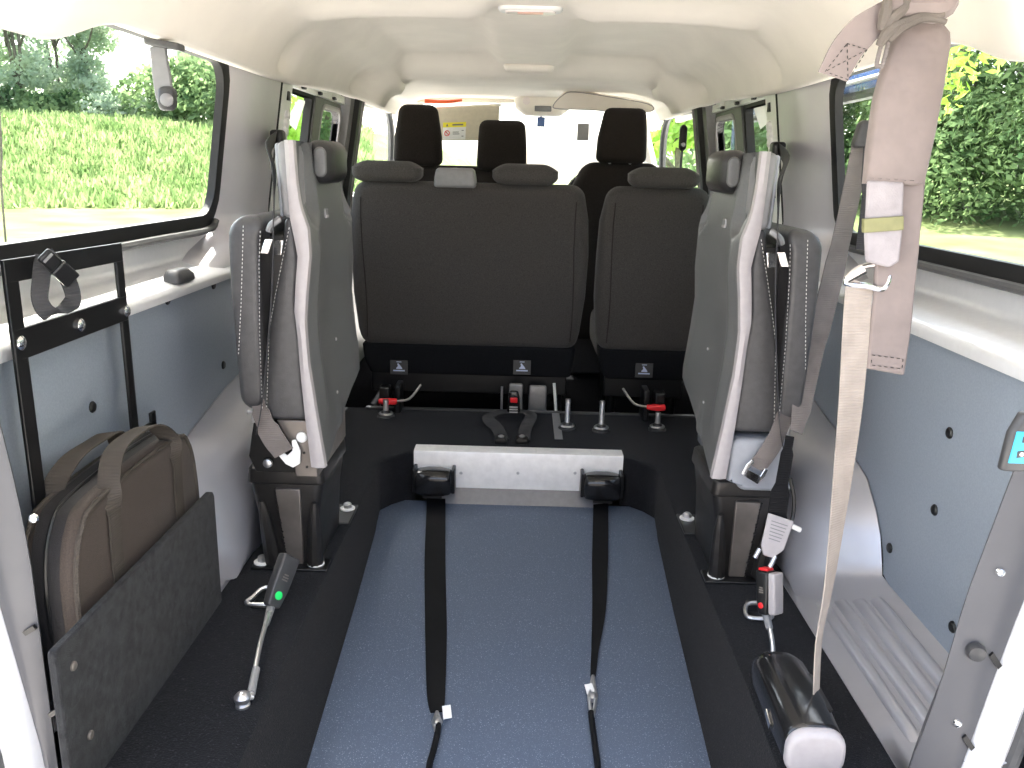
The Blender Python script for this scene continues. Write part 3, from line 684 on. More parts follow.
# =================================================================== FOLDED SIDE SEATS
OUT = [(.294, .461), (.401, .470), (.499, .476), (.588, .479), (.646, .484), (.713, .478), (.763, .472), (.839, .485), (.915, .488), (.994, .490)]
INN = [(.294, .430), (.402, .444), (.528, .459), (.619, .463), (.692, .456), (.764, .447), (.819, .449), (.866, .464), (.916, .469), (.994, .472)]
def fold_seat(S):
    word = ('grey folded side seat with a round white button low on its side, left' if S < 0 else 'grey folded side seat with a smooth pale grey lower side cover, right')
    t = thing('folding_seat', word, 'seat', (S * .53, 1.98, 0), 'folding side seats')
    mx = lambda x, y, z: (S * x, y, z)
    # moulded back shell
    b = B(); NU, NV = 26, 60
    def sh(u, v, d=0.):
        ytop = 2.115
        zb = .294 + .135 * u ** 1.25; zt = .994 - .004 * u
        zt -= .052 * sstep(.86, 1.0, u) ** 2
        z = lerp(zb, zt, v)
        xi = interp(INN, z)[0]
        xf = interp([(.29, .440), (.38, .425), (.46, .424), (.56, .434), (.64, .440), (.72, .434), (.82, .436), (.92, .452), (1.0, .475)], z)[0]
        x = lerp(xi, xf, u)
        x += .012 * math.sin(PI * min(1, max(0, (u - .12) / .78))) * sstep(.33, .46, z) * (1 - sstep(.80, .88, z))
        x -= .010 * math.exp(-((u - .16) / .07) ** 2) * sstep(.36, .45, z) * (1 - sstep(.74, .85, z))
        for uc, wd in ((.19, .115), (.93, .075)):
            dd = ((u - uc) / wd) ** 2 + ((z - .905) / .088) ** 4
            x += .020 * (1 - sstep(.55, 1.15, dd))
        # front corner crease
        x -= .006 * math.exp(-((u - .45 - (z - .33) * 1.2) / .05) ** 2) * (1 - sstep(.36, .42, z))
        y = lerp(1.742, ytop, u) - .02 * sstep(.55, .9, z) * (1 - sstep(.9, 1, z)) * u * 0
        return Vector((S * (x + d), y, z))
    front = [[sh(i / NU, j / NV) for i in range(NU + 1)] for j in range(NV + 1)]
    back = [[sh(i / NU, j / NV, .022) for i in range(NU + 1)] for j in range(NV + 1)]
    faces(b, front); faces(b, back)
    faces(b, [front[0], back[0]]); faces(b, [front[-1], back[-1]])
    faces(b, [[r[0] for r in front], [r[0] for r in back]]); faces(b, [[r[-1] for r in front], [r[-1] for r in back]])
    sb = obj('back_shell', b, M['shell'], t, ang=50)
    b = B(); c = sh(.47, .765); obox(b, c, (0, .013, 0), (0, 0, .010), (S * -.003, 0, 0)); obj('badge', b, M['frame_grey'], sb, bevel=.002)
    b = B(); obox(b, c + Vector((S * -.003, 0, -.007)), (0, .011, 0), (0, 0, .003), (S * -.0015, 0, 0)); obj('badge_strip', b, M['edge'], sb)
    for uu, vv in ((.62, .27), (.50, .10)):
        b = B(); bolt(b, sh(uu, vv), .004, .003, (-S, 0, 0)); obj('rivet', b, M['steel'], sb)
    # pale edge strip facing the rear
    b = B(); rings = []
    zs = [.294 + .7 / 36 * k for k in range(37)]
    for z in zs:
        o = interp(OUT, z)[0]; i = interp(INN, z)[0]
        rings.append([mx(o, 1.742, z), mx(o, 1.732, z), mx(lerp(o, i, .5), 1.727, z), mx(i, 1.731, z), mx(i - .002, 1.745, z)])
    loft(b, rings); obj('edge_trim', b, M['edge'], t, ang=50, label='pale edge strip of the back shell')
    # upper frame block
    b = B(); softloft(b, [(.838, .478, .502, 1.738, 2.10), (.90, .480, .505, 1.738, 2.10), (.992, .482, .508, 1.738, 2.10)], .010, .012, m=mx); obj('upper_frame', b, M['frame_grey'], t)
    b = B(); softloft(b, [(.84, .503, .511, 1.75, 2.10), (.988, .507, .516, 1.75, 2.10)], .005, .006, m=mx); obj('rear_frame', b, M['cover_grey'], t)
    # leather back pad with stitching
    b = B(); pad = [(.398, .470, .566, 1.745, 2.10), (.50, .476, .560, 1.745, 2.10), (.579, .478, .551, 1.745, 2.10), (.666, .484, .533, 1.745, 2.10), (.751, .474, .512, 1.745, 2.10), (.84, .484, .500, 1.745, 2.10)]
    softloft(b, pad, .012, .012, m=mx, sub=8); bp = obj('back_pad', b, M['leather'], t)
    b = B(); stitch(b, [mx(x - .004, 1.7445, z) for z, x in ((.41, .563), (.50, .556), (.60, .5475), (.666, .533), (.751, .512), (.825, .493))]); obj('stitching', b, M['thread'], bp, ang=180)
    # headrest folded over the shell
    b = B(); softloft(b, [(1.872, .436, .478, .912, .994), (1.905, .427, .490, .906, 1.000), (2.03, .427, .490, .906, 1.000), (2.062, .432, .482, .910, .994)], .026, .022, m=lambda x, z, y: (S * x, y, z), n=5); hr = obj('headrest', b, M['head'], t)
    b = B(); softloft(b, [(1.866, .438, .466, .920, .985), (1.878, .438, .466, .920, .985)], .018, .006, m=lambda x, z, y: (S * x, y, z)); obj('end_cap', b, M['shell'], hr)
    # folded cushion
    b = B(); cu = [(.418, .556, .606, 1.725, 2.13), (.46, .556, .612, 1.725, 2.13), (.70, .553, .618, 1.725, 2.13), (.80, .549, .616, 1.725, 2.13), (.842, .530, .608, 1.725, 2.13)]
    softloft(b, cu, .016, .034, m=mx, n=5, ne=6, sub=4); cq = obj('cushion', b, M['leather'], t)
    b = B()
    stitch(b, [mx(x, 1.7245, z) for z, x in ((.43, .561), (.60, .558), (.75, .551), (.815, .545))]); obj('stitching', b, M['thread'], cq, ang=180); b = B(); stitch(b, [mx(x, 1.7245, z) for z, x in ((.55, .606), (.66, .594), (.75, .586), (.822, .580))])
    obj('stitching', b, M['thread'], cq, ang=180)
    b = B(); box(b, .500, .556, 1.80, 2.08, .27, .80, lambda p: Vector(mx(*p))); obj('fold_frame', b, M['black'], t, bevel=.004)
    b = B(); box(b, .556, .600, 1.735, 1.745, .412, .420, lambda p: Vector(mx(*p))); box(b, .560, .60, 1.76, 2.06, .385, .41, lambda p: Vector(mx(*p))); obj('cushion_hinge', b, M['steel'], t, bevel=.002)
    # lower side plate / cover
    if S < 0:
        b = B(); extr(b, [(.452, .262), (.452, .388), (.475, .396), (.540, .396), (.530, .372), (.508, .335), (.503, .262)], lambda u, v, d: mx(u, 1.752 + d, v), .30); sp = obj('side_plate', b, M['ped_plate'], t, bevel=.003)
        b = B(); lathe(b, [(.0125, 0), (.012, .004), (.009, .006)], ay(302, 437, 1.752), (0, -1, 0), 20); obj('button', b, M['label_white'], sp, label='round white button')
        for px, py in ((292, 453), (304, 453), (307, 467)):
            b = B(); lathe(b, [(.003, -.001), (.003, .001)], ay(px, py, 1.7505), (0, -1, 0), 8); obj('hole', b, M['black'], sp)
        b = B(); extr(b, [(.500, .262), (.505, .33), (.535, .39), (.60, .38), (.615, .30), (.60, .262)], lambda u, v, d: mx(u, 1.775 + d, v), .27); obj('hinge_plate', b, M['metal_black'], t, bevel=.003)
        b = B(); lathe(b, [(.011, 0), (.010, .006), (.006, .008)], ay(268, 463, 1.765), (0, -1, 0), 16); obj('hinge_bolt', b, M['steel'], t)
    else:
        b = B(); softloft(b, [(1.742, .468, .600, .262, .384), (2.05, .474, .600, .262, .384)], .022, .010, m=lambda x, z, y: mx(x + .02 * (z < .28), y, z)); obj('side_cover', b, M['cover_grey'], t)
        b = B(); box(b, .58, .622, 1.80, 2.05, .268, .36, lambda p: Vector(mx(*p))); obj('hinge_plate', b, M['cover_grey'], t, bevel=.008)
    # steel pedestal
    b = B(); softloft(b, [(.222, .450, .634, 1.80, 2.06), (.262, .455, .630, 1.80, 2.06)], .018, .006, m=mx); rim = obj('pedestal_rim', b, M['ped'], t)
    b = B(); softloft(b, [(.0, .482, .606, 1.835, 2.09), (.05, .479, .610, 1.83, 2.085), (.15, .470, .620, 1.815, 2.07), (.225, .456, .630, 1.805, 2.055)], .020, .004, m=mx, sub=6); pd = obj('pedestal', b, M['ped'], t)
    b = B(); extr(b, [(.512, .010), (.512, .205), (.522, .213), (.575, .213), (.575, .205), (.556, .010)] if False else [(.515, .008), (.508, .212), (.566, .212), (.553, .008)], lambda u, v, d: mx(u, lerp(1.826, 1.798, v / .21) + d, v), .012); obj('front_plate', b, M['ped_plate'], pd, bevel=.002, label='brownish steel plate')
    b = B()
    for k in range(26): lathe(b, [(random.uniform(.0015, .0035), 0), (.001, .003)], mx(lerp(.553, .566, k / 25) + random.uniform(-.001, .001), lerp(1.825, 1.797, k / 25), .01 + .2 * k / 25), (0, -1, 0), 6)
    obj('weld', b, M['ped'], pd)
    for x in (.486, .588):
        b = B(); pts = [mx(x + (.004 if x > .55 else -.004) * k, 1.828 - .010 * k, .012 + .062 * k) for k in (0, 1, 2, 2.7)]
        tube(b, pts, [.020, .018, .014, .006], 10); obj('foot_rib', b, M['ped'], pd)
    for fy0, fy1 in ((1.800, 1.86), (2.07, 2.20)):
        b = B(); box(b, .454, .636, fy0, fy1, .0005, .008, lambda p: Vector(mx(*p))); obj('foot_plate', b, M['metal_black'], pd, bevel=.003)
    for x, y in ((.485, 1.829), (.615, 1.829), (.478, 2.166)):
        b = B(); lathe(b, [(.0205, .008), (.0205, .0115), (.017, .0125)], mx(x, y, 0), (0, 0, 1), 20); ws_ = obj('washer', b, M['label_white'], pd, label='pale washer under the bolt')
        b = B(); lathe(b, [(.0125, .012), (.0125, .022), (.008, .026)], mx(x, y, 0), (0, 0, 1), 6); obj('bolt', b, M['steel'], ws_)
    if S > 0:
        pass
    return t
fold_seat(-1); fold_seat(1)

def seat_belt(S):
    word = 'dark seat belt of the %s folded seat, with two chrome tongues' % ('left' if S < 0 else 'right')
    t = thing('seat_belt', word, 'seat belt', (S * .56, 1.74, .28))
    p = [(S * .76, 2.60, 1.02), (S * .66, 2.2, .985), (S * .535, 1.80, .925), (S * .516, 1.722, .83), (S * .524, 1.718, .70), (S * .543, 1.718, .55), (S * .562, 1.720, .43), (S * .576, 1.725, .38)]
    b = B(); ribbon(b, smooth(p, 5), (0.25 * S, .97, 0), .046, .002); obj('webbing', b, M['web_grey'], t)
    q = [ay(257, 398, 1.735), ay(262, 416, 1.728), ay(273, 438, 1.725), ay(284, 453, 1.732)] if S < 0 else [ay(786, 402, 1.735), ay(783, 420, 1.725), ay(772, 446, 1.718), ay(756, 468, 1.724)]
    b = B(); ribbon(b, smooth(q, 5), (.82, 0, .57) if S < 0 else (.86, 0, -.5), [.030] * 4 + [.040] * 4 + [.050] * 5 + [.048] * 3 if S < 0 else [.028] * 4 + [.036] * 5 + [.040] * 7, .003); obj('lower_webbing', b, M['taupe_dark'], t)
    if S < 0:
        b = B(); c = ay(287, 455, 1.736)
        extr(b, [(-.036, .020), (-.020, .012), (0, -.002), (.012, .010), (.012, .034), (.020, .036), (.030, .010), (.028, -.020), (.012, -.030), (-.004, -.022)], lambda u, v, d: c + Vector((u, d, v)), .005); obj('anchor_plate', b, M['alu'], t, bevel=.001)
    else:
        c = ay(752, 474, 1.722); u = Vector((.86, 0, -.5)).normalized(); w = Vector((.5, 0, .86)).normalized()
        b = B(); ring = [c + u * a + w * e for a, e in ((-.022, -.012), (.022, -.012), (.026, .012), (.022, .028), (.014, .026), (.016, .006), (-.016, .006), (-.014, .026), (-.022, .028), (-.026, .012))]
        loft(b, [ring, [p_ + Vector((0, -.006, 0)) for p_ in ring]]); obj('chrome_frame', b, M['chrome'], t, bevel=.001)
        b = B(); obox(b, c + w * -.004, u * .020, w * .006, (0, .004, 0)); obj('slot', b, M['black'], t)
    b = B()
    for (xa, za, xb, zb_) in ((.527, .796, .538, .766), (.506, .794, .511, .764)):
        a = Vector((S * xa, 1.722, za)); e = Vector((S * xb, 1.720, zb_)); mth = (a + e) / 2
        b2 = B(); obox(b2, mth, (a - e) / 2, (.0085, 0, 0), (0, .0012, 0)); obj('tongue', b2, M['chrome'], t, bevel=.001)
    b.free()
    b = B(); tube(b, smooth([(S * .502, 1.722, .838), (S * .510, 1.715, .832), (S * .520, 1.715, .824), (S * .526, 1.718, .812)], 4), [.004] + [.007] * 11 + [.006], 8); obj('hook', b, M['frame_grey'], t)
    b = B(); softloft(b, [(.995, .735, .775, 2.58, 2.63), (1.045, .735, .775, 2.58, 2.63)], .012, .01, m=lambda x, y, z: (S * x, y, z)); obj('upper_guide', b, M['black'], t)
seat_belt(-1); seat_belt(1)

# =================================================================== SECOND ROW
def label_card(b_parent, c, w=.036, h=.030):
    b = B(); obox(b, c, (w, 0, 0), (0, .0015, 0), (0, 0, h)); k = obj('label_card', b, M['dark_grey'], b_parent, label='small dark label with a pale seat symbol')
    b = B(); y = -.0022
    P = lambda u, v: c + Vector((u, y, v))
    extr(b, [(-.012, -.006), (.014, -.006), (.012, .000), (.004, .010), (-.002, .018), (-.007, .016), (-.004, .006), (-.010, .000)], lambda u, v, d: P(u, v) + Vector((0, d, 0)), .001)
    obox(b, P(0, -.013), (.024, 0, 0), (0, .0005, 0), (0, 0, .0028)); obj('symbol', b, M['icon'], k)
    b = B(); obox(b, P(0, .024), (.010, 0, 0), (0, .0005, 0), (0, 0, .0016)); obj('text_line', b, M['icon'], k)
def rear_bench(name, label, x0, x1, heads, belt_box, labs, right_side):
    t = thing(name, label, 'seat', ((x0 + x1) / 2, 3.35, -.1), 'second row of seats')
    yb = lambda z: lerp(3.335, 3.235, sstep(.1, .9, z) * .3 + .7 * max(0, min(1, (z - .1) / .8)))
    def mp(x, y, z): return (x, yb(z) + y, z)
    b = B()
    softloft(b, [(.225, x0 + .03, x1 - .032, 0, .13), (.30, x0 + .012, x1 - .016, 0, .135), (.45, x0, x1, -.004, .14), (.62, x0, x1 + .004, -.006, .14), (.76, x0 + .004, x1 - .004, -.006, .13), (.892, x0 + .03, x1 - .03, 0, .12)], .05, .045, m=mp, n=6, ne=6, sub=10); bk = obj('backrest', b, M['fabric'], t)
    b = B()
    for xs_ in (x0 + .055, x1 - .055): tube(b, [(xs_ + .004 * math.sin(k), yb(z) - .0035 - .002 * (1 if .3 < z < .8 else 0), z) for k, z in enumerate((.27, .35, .45, .55, .65, .75, .83))], .0022, 5)
    obj('seam', b, M['fabric_front'], bk)
    b = B(); softloft(b, [(.112, x0 + .06, x1 - .045, 0, .12), (.17, x0 + .035, x1 - .035, 0, .13), (.24, x0 + .028, x1 - .03, .004, .13)], .02, .010, m=mp, sub=3); lc = obj('lower_cover', b, M['under'], t)
    for px, py in labs: 
        q = ay(px, py, 3.3); label_card(lc, Vector((q.x, yb(q.z) - .003, q.z)))
    for a, c in heads:
        b = B(); softloft(b, [(.888, a + .012, c - .012, 0, .10), (.91, a, c, -.004, .105), (.94, a, c, -.002, .105), (.966, a + .03, c - .03, .01, .09)], .03, .026, m=lambda x, y, z: (x, 3.225 + y, z), n=5); obj('headrest', b, M['fabric_light'], t)
        b = B()
        for xx in (lerp(a, c, .25), lerp(a, c, .75)): tube(b, [(xx, 3.28, .87), (xx, 3.28, .90)], .006, 8)
        obj('headrest_post', b, M['steel'], t)
    if belt_box:
        a, c = belt_box; b = B(); softloft(b, [(.872, a, c, 0, .09), (.91, a + .003, c - .003, 0, .09), (.945, a + .010, c - .010, .008, .08)], .014, .012, m=lambda x, y, z: (x, 3.215 + y, z)); bb = obj('belt_outlet', b, M['plate_grey'] if False else M['frame_grey'], t, label='pale grey belt outlet box')
    # cushion on the far side and frame below
    b = B(); softloft(b, [(x0 + .03, 3.45, 3.90, .16, .33), (x1 - .03, 3.45, 3.90, .16, .33)], .05, .04, m=lambda y, z, x: (x, y, z)); obj('seat_cushion', b, M['fabric'], t)
    b = B(); box(b, x0 + .06, x1 - .06, 3.36, 3.38, .03, .16); box(b, x0 + .08, x1 - .08, 3.40, 3.84, .09, .17); obj('seat_frame', b, M['metal_black'], t, bevel=.005)
    for xx in (x0 + .10, x1 - .09):
        for y in (3.42, 3.80):
            b = B(); tube(b, [(xx, y, -.12), (xx, y, .10)], .018, 8); obj('leg', b, M['metal_black'], t)
    return t, lc
db, dlc = rear_bench('rear_bench', 'wide dark grey double bench seat of the second row, seen from behind', -.685, .252, [(-.665, -.397), (-.128, .122)], (-.350, -.188), [(398, 369), (522, 369)], 0)
for a, c, z0, z1, nm in ((-.050, .015, -.10, .098, 'support_plate'), (.032, .112, -.10, .092, 'support_plate')):
    b = B(); softloft(b, [(z0, a, c, 3.275, 3.29), (z1, a + .004, c - .004, 3.275, 3.29)], .006, .010, m=lambda x, y, z: (x, y, z)); obj(nm, b, M['plate_grey'], db, label='pale grey steel support plate')
b = B(); tube(b, [(.150, 3.26, -.02), (.137, 3.27, .105)], .006, 8); obj('rod', b, M['flange'], db)
b = B(); tube(b, [(-.075, 3.26, -.02), (-.075, 3.27, .085)], .005, 8); obj('rod', b, M['steel'], db)
sb_, slc = rear_bench('single_seat', 'narrow dark grey single seat of the second row, right of the double bench', .290, .735, [(.392, .660)], None, [(645, 372)], 1)
# latches with red levers
def latch(parent, px, py, Y, s):
    c = ay(px, py, Y)
    b = B(); softloft(b, [(c.x - .036, c.y - .012, c.y + .012, c.z - .010, c.z + .008), (c.x, c.y - .014, c.y + .012, c.z - .014, c.z + .010), (c.x + .036, c.y - .012, c.y + .012, c.z - .012, c.z + .010)], .007, .006, m=lambda y, z, x: (x, y, z)); obj('release_lever', b, M['red'], parent, label='red release lever')
    b = B(); obox(b, (c.x + s * .02, c.y + .06, c.z + .012), (.02, 0, 0), (0, .03, 0), (0, 0, .034)); obox(b, (c.x - s * .03, c.y + .09, c.z - .01), (.012, 0, 0), (0, .05, 0), (0, 0, .06)); obj('latch', b, M['metal_black'], parent, bevel=.006)
    b = B(); tube(b, smooth([(c.x - s * .03, c.y, c.z), (c.x - s * .08, c.y + .02, c.z + .005), (c.x - s * .12, c.y + .07, c.z + .05)], 4), .005, 6); obj('lever_rod', b, M['steel'], parent)
latch(db, 388, 401, 3.10, -1); latch(sb_, 656, 407, 3.02, 1)
# posts standing on the floor
def post(px, py, lab, h=.118):
    p = az(px, py, 0)
    t = thing('floor_post', lab, 'post', (p.x, p.y, 0), 'latch posts on the floor in front of the second row')
    b = B(); lathe(b, [(.034, .0005), (.034, .006), (.026, .011), (.020, .012), (.018, .024), (.012, .028)], p, (0, 0, 1), 20); obj('base', b, M['dark_grey'], t)
    b = B(); lathe(b, [(.026, .011), (.029, .015), (.026, .019), (.020, .019)], p, (0, 0, 1), 20); obj('ring', b, M['steel'], t)
    b = B(); pr = [(.010, .024)]
    for k in range(12): pr += [(.0105, .03 + (h - .04) * k / 12), (.009, .03 + (h - .04) * (k + .5) / 12)]
    lathe(b, pr + [(.011, h - .012), (.010, h)], p, (0, 0, 1), 12); obj('shaft', b, M['steel'], t)
post(567, 429, 'steel latch post on the floor, left of the central pair'); post(601, 431, 'steel latch post on the floor, right of the central pair')
post(386, 417, 'steel latch post under the left red lever', .07); post(657, 430, 'steel latch post under the right red lever', .07)
# edge strip and pale floor strip
b = B(); box(b, -.62, .74, 3.188, 3.212, -.004, .006); one('edge_strip', b, M['dark_grey'], 'thin grey edge strip across the floor below the second row', 'floor strip', bevel=.002)
b = B(); q = az(567, 440, 0); box(b, q.x - .045, q.x - .015, 2.86, 3.187, .0005, .004); one('floor_rail', b, M['frame_grey'], 'short grey rail strip on the floor beside the latch posts', 'floor rail', bevel=.001)
# centre buckle on two webbing loops
t = thing('buckle', 'black buckle with red button between two floor straps, below the bench', 'buckle', (-.03, 2.86, 0))
b = B(); softloft(b, [(.034, -.050, .002, -.012, .012), (.10, -.046, -.002, -.013, .013), (.122, -.040, -.008, -.010, .010)], .009, .006, m=lambda x, y, z: (x, 3.085 - (z - .03) * .15 + y, z)); bu = obj('body', b, M['black_gloss'], t)
b = B(); softloft(b, [(.077, -.038, -.010, -.018, -.008), (.098, -.038, -.010, -.018, -.008)], .004, .004, m=lambda x, y, z: (x, 3.083 - (z - .03) * .15 + y, z)); obj('button', b, M['red'], bu, label='red release button')
b = B()
for z in (.058, .048, .037): obox(b, (-.024, 3.068, z), (.016, 0, 0), (0, .003, 0), (0, 0, .0022))
obj('printed_line', b, M['steel'], bu)
for s, pts in ((-1, [(500, 412), (488, 418), (497, 428), (503, 440)]), (1, [(520, 411), (531, 415), (526, 427), (524, 440)])):
    P = [Vector((-.026 + .012 * s, 3.08, .035))] + [az(x, y, .035 if k < 2 else .018 if k < 3 else .006) for k, (x, y) in enumerate(pts)]
    b = B(); ribbon(b, smooth(P, 4), (1, .35 * s, 0), .046, .003); obj('webbing', b, M['web_grey'], t)
for px in (501, 522):
    p = az(px, 442, 0); b = B(); softloft(b, [(.0005, -.022, .022, -.03, .03), (.012, -.022, .022, -.03, .03), (.020, -.016, .016, -.02, .02)], .008, .003, m=lambda x, y, z: (p.x + x, p.y + y, z)); an = obj('anchor', b, M['black'], t)
    b = B(); lathe(b, [(.011, .018), (.011, .024), (.006, .027)], p, (0, 0, 1), 8); obj('bolt', b, M['steel'], an)

# =================================================================== FRONT ROW
def front_hr(b, x0, x1, z0, z1, taper=.02, Y=4.17):
    softloft(b, [(z0, x0, x1, 0, .11), (lerp(z0, z1, .5), x0 + taper * .25, x1 - taper * .25, 0, .11), (z1, x0 + taper, x1 - taper, .015, .10)], .04, .035, m=lambda x, y, z: (x, Y + y + (z - z0) * .05, z), n=5, sub=5)
t = thing('front_bench', 'black double front passenger seat with two tall headrests, at the left', 'seat', (-.33, 4.3, -.12), 'front seats')
b = B(); softloft(b, [(.10, -.72, .02, 4.17, 4.31), (.5, -.73, .03, 4.16, 4.31), (.955, -.70, 0, 4.19, 4.31)], .06, .05, m=lambda x, y, z: (x, y, z), n=5); obj('backrest', b, M['fabric_front'], t)
b = B(); front_hr(b, -.655, -.412, .950, 1.238, .03); obj('headrest', b, M['fabric_front'], t)
b = B(); front_hr(b, -.245, .002, .930, 1.174, .012); obj('headrest', b, M['fabric_front'], t)
b = B(); softloft(b, [(-.70, 4.34, 4.78, .08, .32), (0., 4.34, 4.78, .08, .32)], .06, .05, m=lambda y, z, x: (x, y, z)); obj('seat_cushion', b, M['fabric_front'], t)
b = B(); box(b, -.66, -.02, 4.32, 4.72, -.12, .10); obj('base', b, M['dark_grey'], t, bevel=.02)
t = thing('driver_seat', 'black driver seat with one tall headrest, front right', 'seat', (.46, 4.3, -.12), 'front seats')
b = B(); softloft(b, [(.10, .22, .70, 4.17, 4.31), (.6, .21, .71, 4.16, 4.31), (.86, .225, .70, 4.18, 4.31), (.988, .285, .655, 4.20, 4.31)], .06, .05, m=lambda x, y, z: (x, y, z), n=5); obj('backrest', b, M['fabric_front'], t)
b = B(); softloft(b, [(.985, .340, .585, 0, .11), (1.10, .345, .583, 0, .11), (1.244, .375, .575, .015, .10)], .035, .030, m=lambda x, y, z: (x, 4.17 + y + (z - 1) * .05, z), n=5); obj('headrest', b, M['fabric_front'], t)
b = B()
for xx in (.41, .51): tube(b, [(xx, 4.23, .96), (xx, 4.23, 1.0)], .007, 8)
obj('headrest_post', b, M['steel'], t)
b = B(); softloft(b, [(.22, 4.34, 4.80, .08, .32), (.70, 4.34, 4.80, .08, .32)], .06, .05, m=lambda y, z, x: (x, y, z)); obj('seat_cushion', b, M['fabric_front'], t)
b = B(); box(b, .26, .66, 4.32, 4.74, -.12, .10); obj('base', b, M['dark_grey'], t, bevel=.02)
# belt guides on the door pillars
for S, side in ((-1, 'left'), (1, 'right')):
    c = ay(343 if S < 0 else 683, 132 if S < 0 else 138, 4.06)
    t = thing('belt_guide', 'black front belt guide with its belt against the %s front door window' % side, 'belt guide', (c.x, 4.06, c.z - .06))
    b = B(); softloft(b, [(-.06, -.018, .018, -.015, .015), (.06, -.018, .018, -.015, .015)], .012, .02, m=lambda x, y, z: (c.x + x, 4.06 + y, c.z + z)); obj('loop', b, M['black'], t)
    b = B(); lathe(b, [(.012, 0), (.010, .01)], (c.x, 4.045, c.z - .03), (0, -1, 0), 12); obj('bolt', b, M['chrome'], t)
    b = B(); ribbon(b, [(c.x, 4.06, c.z - .05), (c.x + S * .005, 4.10, c.z - .40)], (0, 1, 0), .045, .003); obj('webbing', b, M['web_grey'], t)

# =================================================================== CEILING FITTINGS AND CAB
z0 = 1.372
t = thing('ceiling_lamp', 'flat oval courtesy lamp on the ceiling, nearest the camera', 'lamp', (.0, 2.43, z0 - .012))
b = B(); softloft(b, [(z0 - .010, -.085, .085, 2.405, 2.475), (z0 + .002, -.09, .09, 2.40, 2.48)], .03, .004, m=lambda x, y, z: (x, y, z)); obj('bezel', b, M['label_white'], t)
b = B(); softloft(b, [(z0 - .014, -.068, .068, 2.412, 2.462), (z0 - .008, -.07, .07, 2.41, 2.465)], .022, .003, m=lambda x, y, z: (x, y, z)); ln = obj('lens', b, M['lens'], t)
b = B(); obox(b, (0, 2.430, z0 - .0145), (.035, 0, 0), (0, .012, 0), (0, 0, .0015)); obj('reflector', b, M['lens_red'], ln, bevel=.001)
b = B(); softloft(b, [(1.346, -.10, .10, 3.71, 3.80), (1.374, -.11, .11, 3.70, 3.82)], .03, .01, m=lambda x, y, z: (x, y, z)); one('ceiling_grip', b, M['liner'], 'shallow cream oval fitting in the middle of the ceiling, beyond the lamp', 'ceiling fitting')
c = ay(543, 104, 4.72)
t = thing('overhead_console', 'pale overhead console above the windscreen, in the middle', 'console', (c.x, 4.72, c.z - .05))
b = B(); softloft(b, [(-.06, -.10, .10, -.05, .10), (-.02, -.15, .15, -.06, .12), (.05, -.16, .16, -.06, .14)], .05, .012, m=lambda x, y, z: (c.x + x, c.y + y, c.z + z)); co = obj('housing', b, M['liner'], t)
b = B(); obox(b, c + Vector((0, -.058, -.028)), (.045, 0, 0), (0, .006, 0), (0, 0, .014)); obj('display', b, M['frame_grey'], co, bevel=.003)
b = B()
for s in (-1, 1): lathe(b, [(.02, 0), (.02, .006), (.012, .008)], c + Vector((s * .09, -.058, .01)), (0, -1, 0), 14)
obj('reading_lamp', b, M['lens'], co)
q = ay(541, 122, 4.80); b = B(); obox(b, q, (.022, 0, 0), (0, .012, 0), (0, 0, .026)); tube(b, [q + Vector((0, 0, .02)), q + Vector((0, .04, .11))], .008, 6); one('camera_unit', b, M['carblue'], 'small blue-grey sensor box under the overhead console', 'sensor', bevel=.004)
q = ay(583, 132, 4.85); b = B(); obox(b, q, (.033, 0, 0), (0, .012, 0), (0, 0, .046)); tube(b, [q, q + Vector((0, .06, .02)), q + Vector((0, .13, .03))], .009, 6); one('mirror', b, M['frame_grey'], 'small grey mirror hanging in the middle of the windscreen', 'mirror', bevel=.008)
# passenger visor, lowered, with warning label
t = thing('sun_visor', 'beige passenger sun visor, lowered, with a yellow warning label', 'sun visor', (-.40, 4.70, 1.28))
A_ = [ay(430, 108, 4.68), ay(500, 104, 4.68), ay(498, 140, 4.72), ay(429, 140, 4.72)]
b = B(); cen = sum(A_, Vector()) / 4
nrm = (A_[1] - A_[0]).cross(A_[3] - A_[0]).normalized()
rr = rring(0, 1, 0, 1, .08, 4)
PV = lambda s, v, d: (A_[0].lerp(A_[1], s)).lerp(A_[3].lerp(A_[2], s), v) - nrm * d
ux = (A_[1] - A_[0]).length; uy = (A_[3] - A_[0]).length
loft(b, [[PV(s, v, -.009) for s, v in rring(.02, .98, .02, .98, .09, 4)], [PV(s, v, 0) for s, v in rr], [PV(s, v, .014) for s, v in rr], [PV(s, v, .022) for s, v in rring(.02, .98, .02, .98, .09, 4)]]); vb = obj('panel', b, M['visor'], t)
lv = lambda v: .44 + (v - .27) * 2.25
def vis(u0, u1, v0, v1, d, m, name, parent):
    v0, v1 = lv(v0), lv(v1)
    b = B(); dd = (.022 + d) if nrm.y > 0 else -(.009 + d)
    pts = [PV(u, v, dd) for u, v in ((u0, v0), (u1, v0), (u1, v1), (u0, v1))]; pt2 = [p_ + Vector((0, .001, 0)) for p_ in pts]
    loft(b, [pts, pt2]); return obj(name, b, m, parent)
lb = vis(.20, .53, .31, .50, .0010, M['label_white'], 'warning_label', vb); lb['label'] = 'white warning label with yellow header'
vis(.20, .53, .27, .335, .0014, M['yellow'], 'yellow_header', vb)
def visR(poly, d, m, name, parent):
    b = B(); dd = (.022 + d) if nrm.y > 0 else -(.009 + d)
    pts = [PV(u, lv(v), dd) for u, v in poly]; loft(b, [pts, [p_ + Vector((0, .0006, 0)) for p_ in pts]]); return obj(name, b, m, parent)
visR([(.245, .322), (.275, .322), (.26, .283)], .0022, M['label_print'], 'warning_triangle', lb)
vis(.335, .49, .293, .313, .0022, M['label_print'], 'header_text', lb)
b = B(); kx = .035; ky = kx * ux / uy
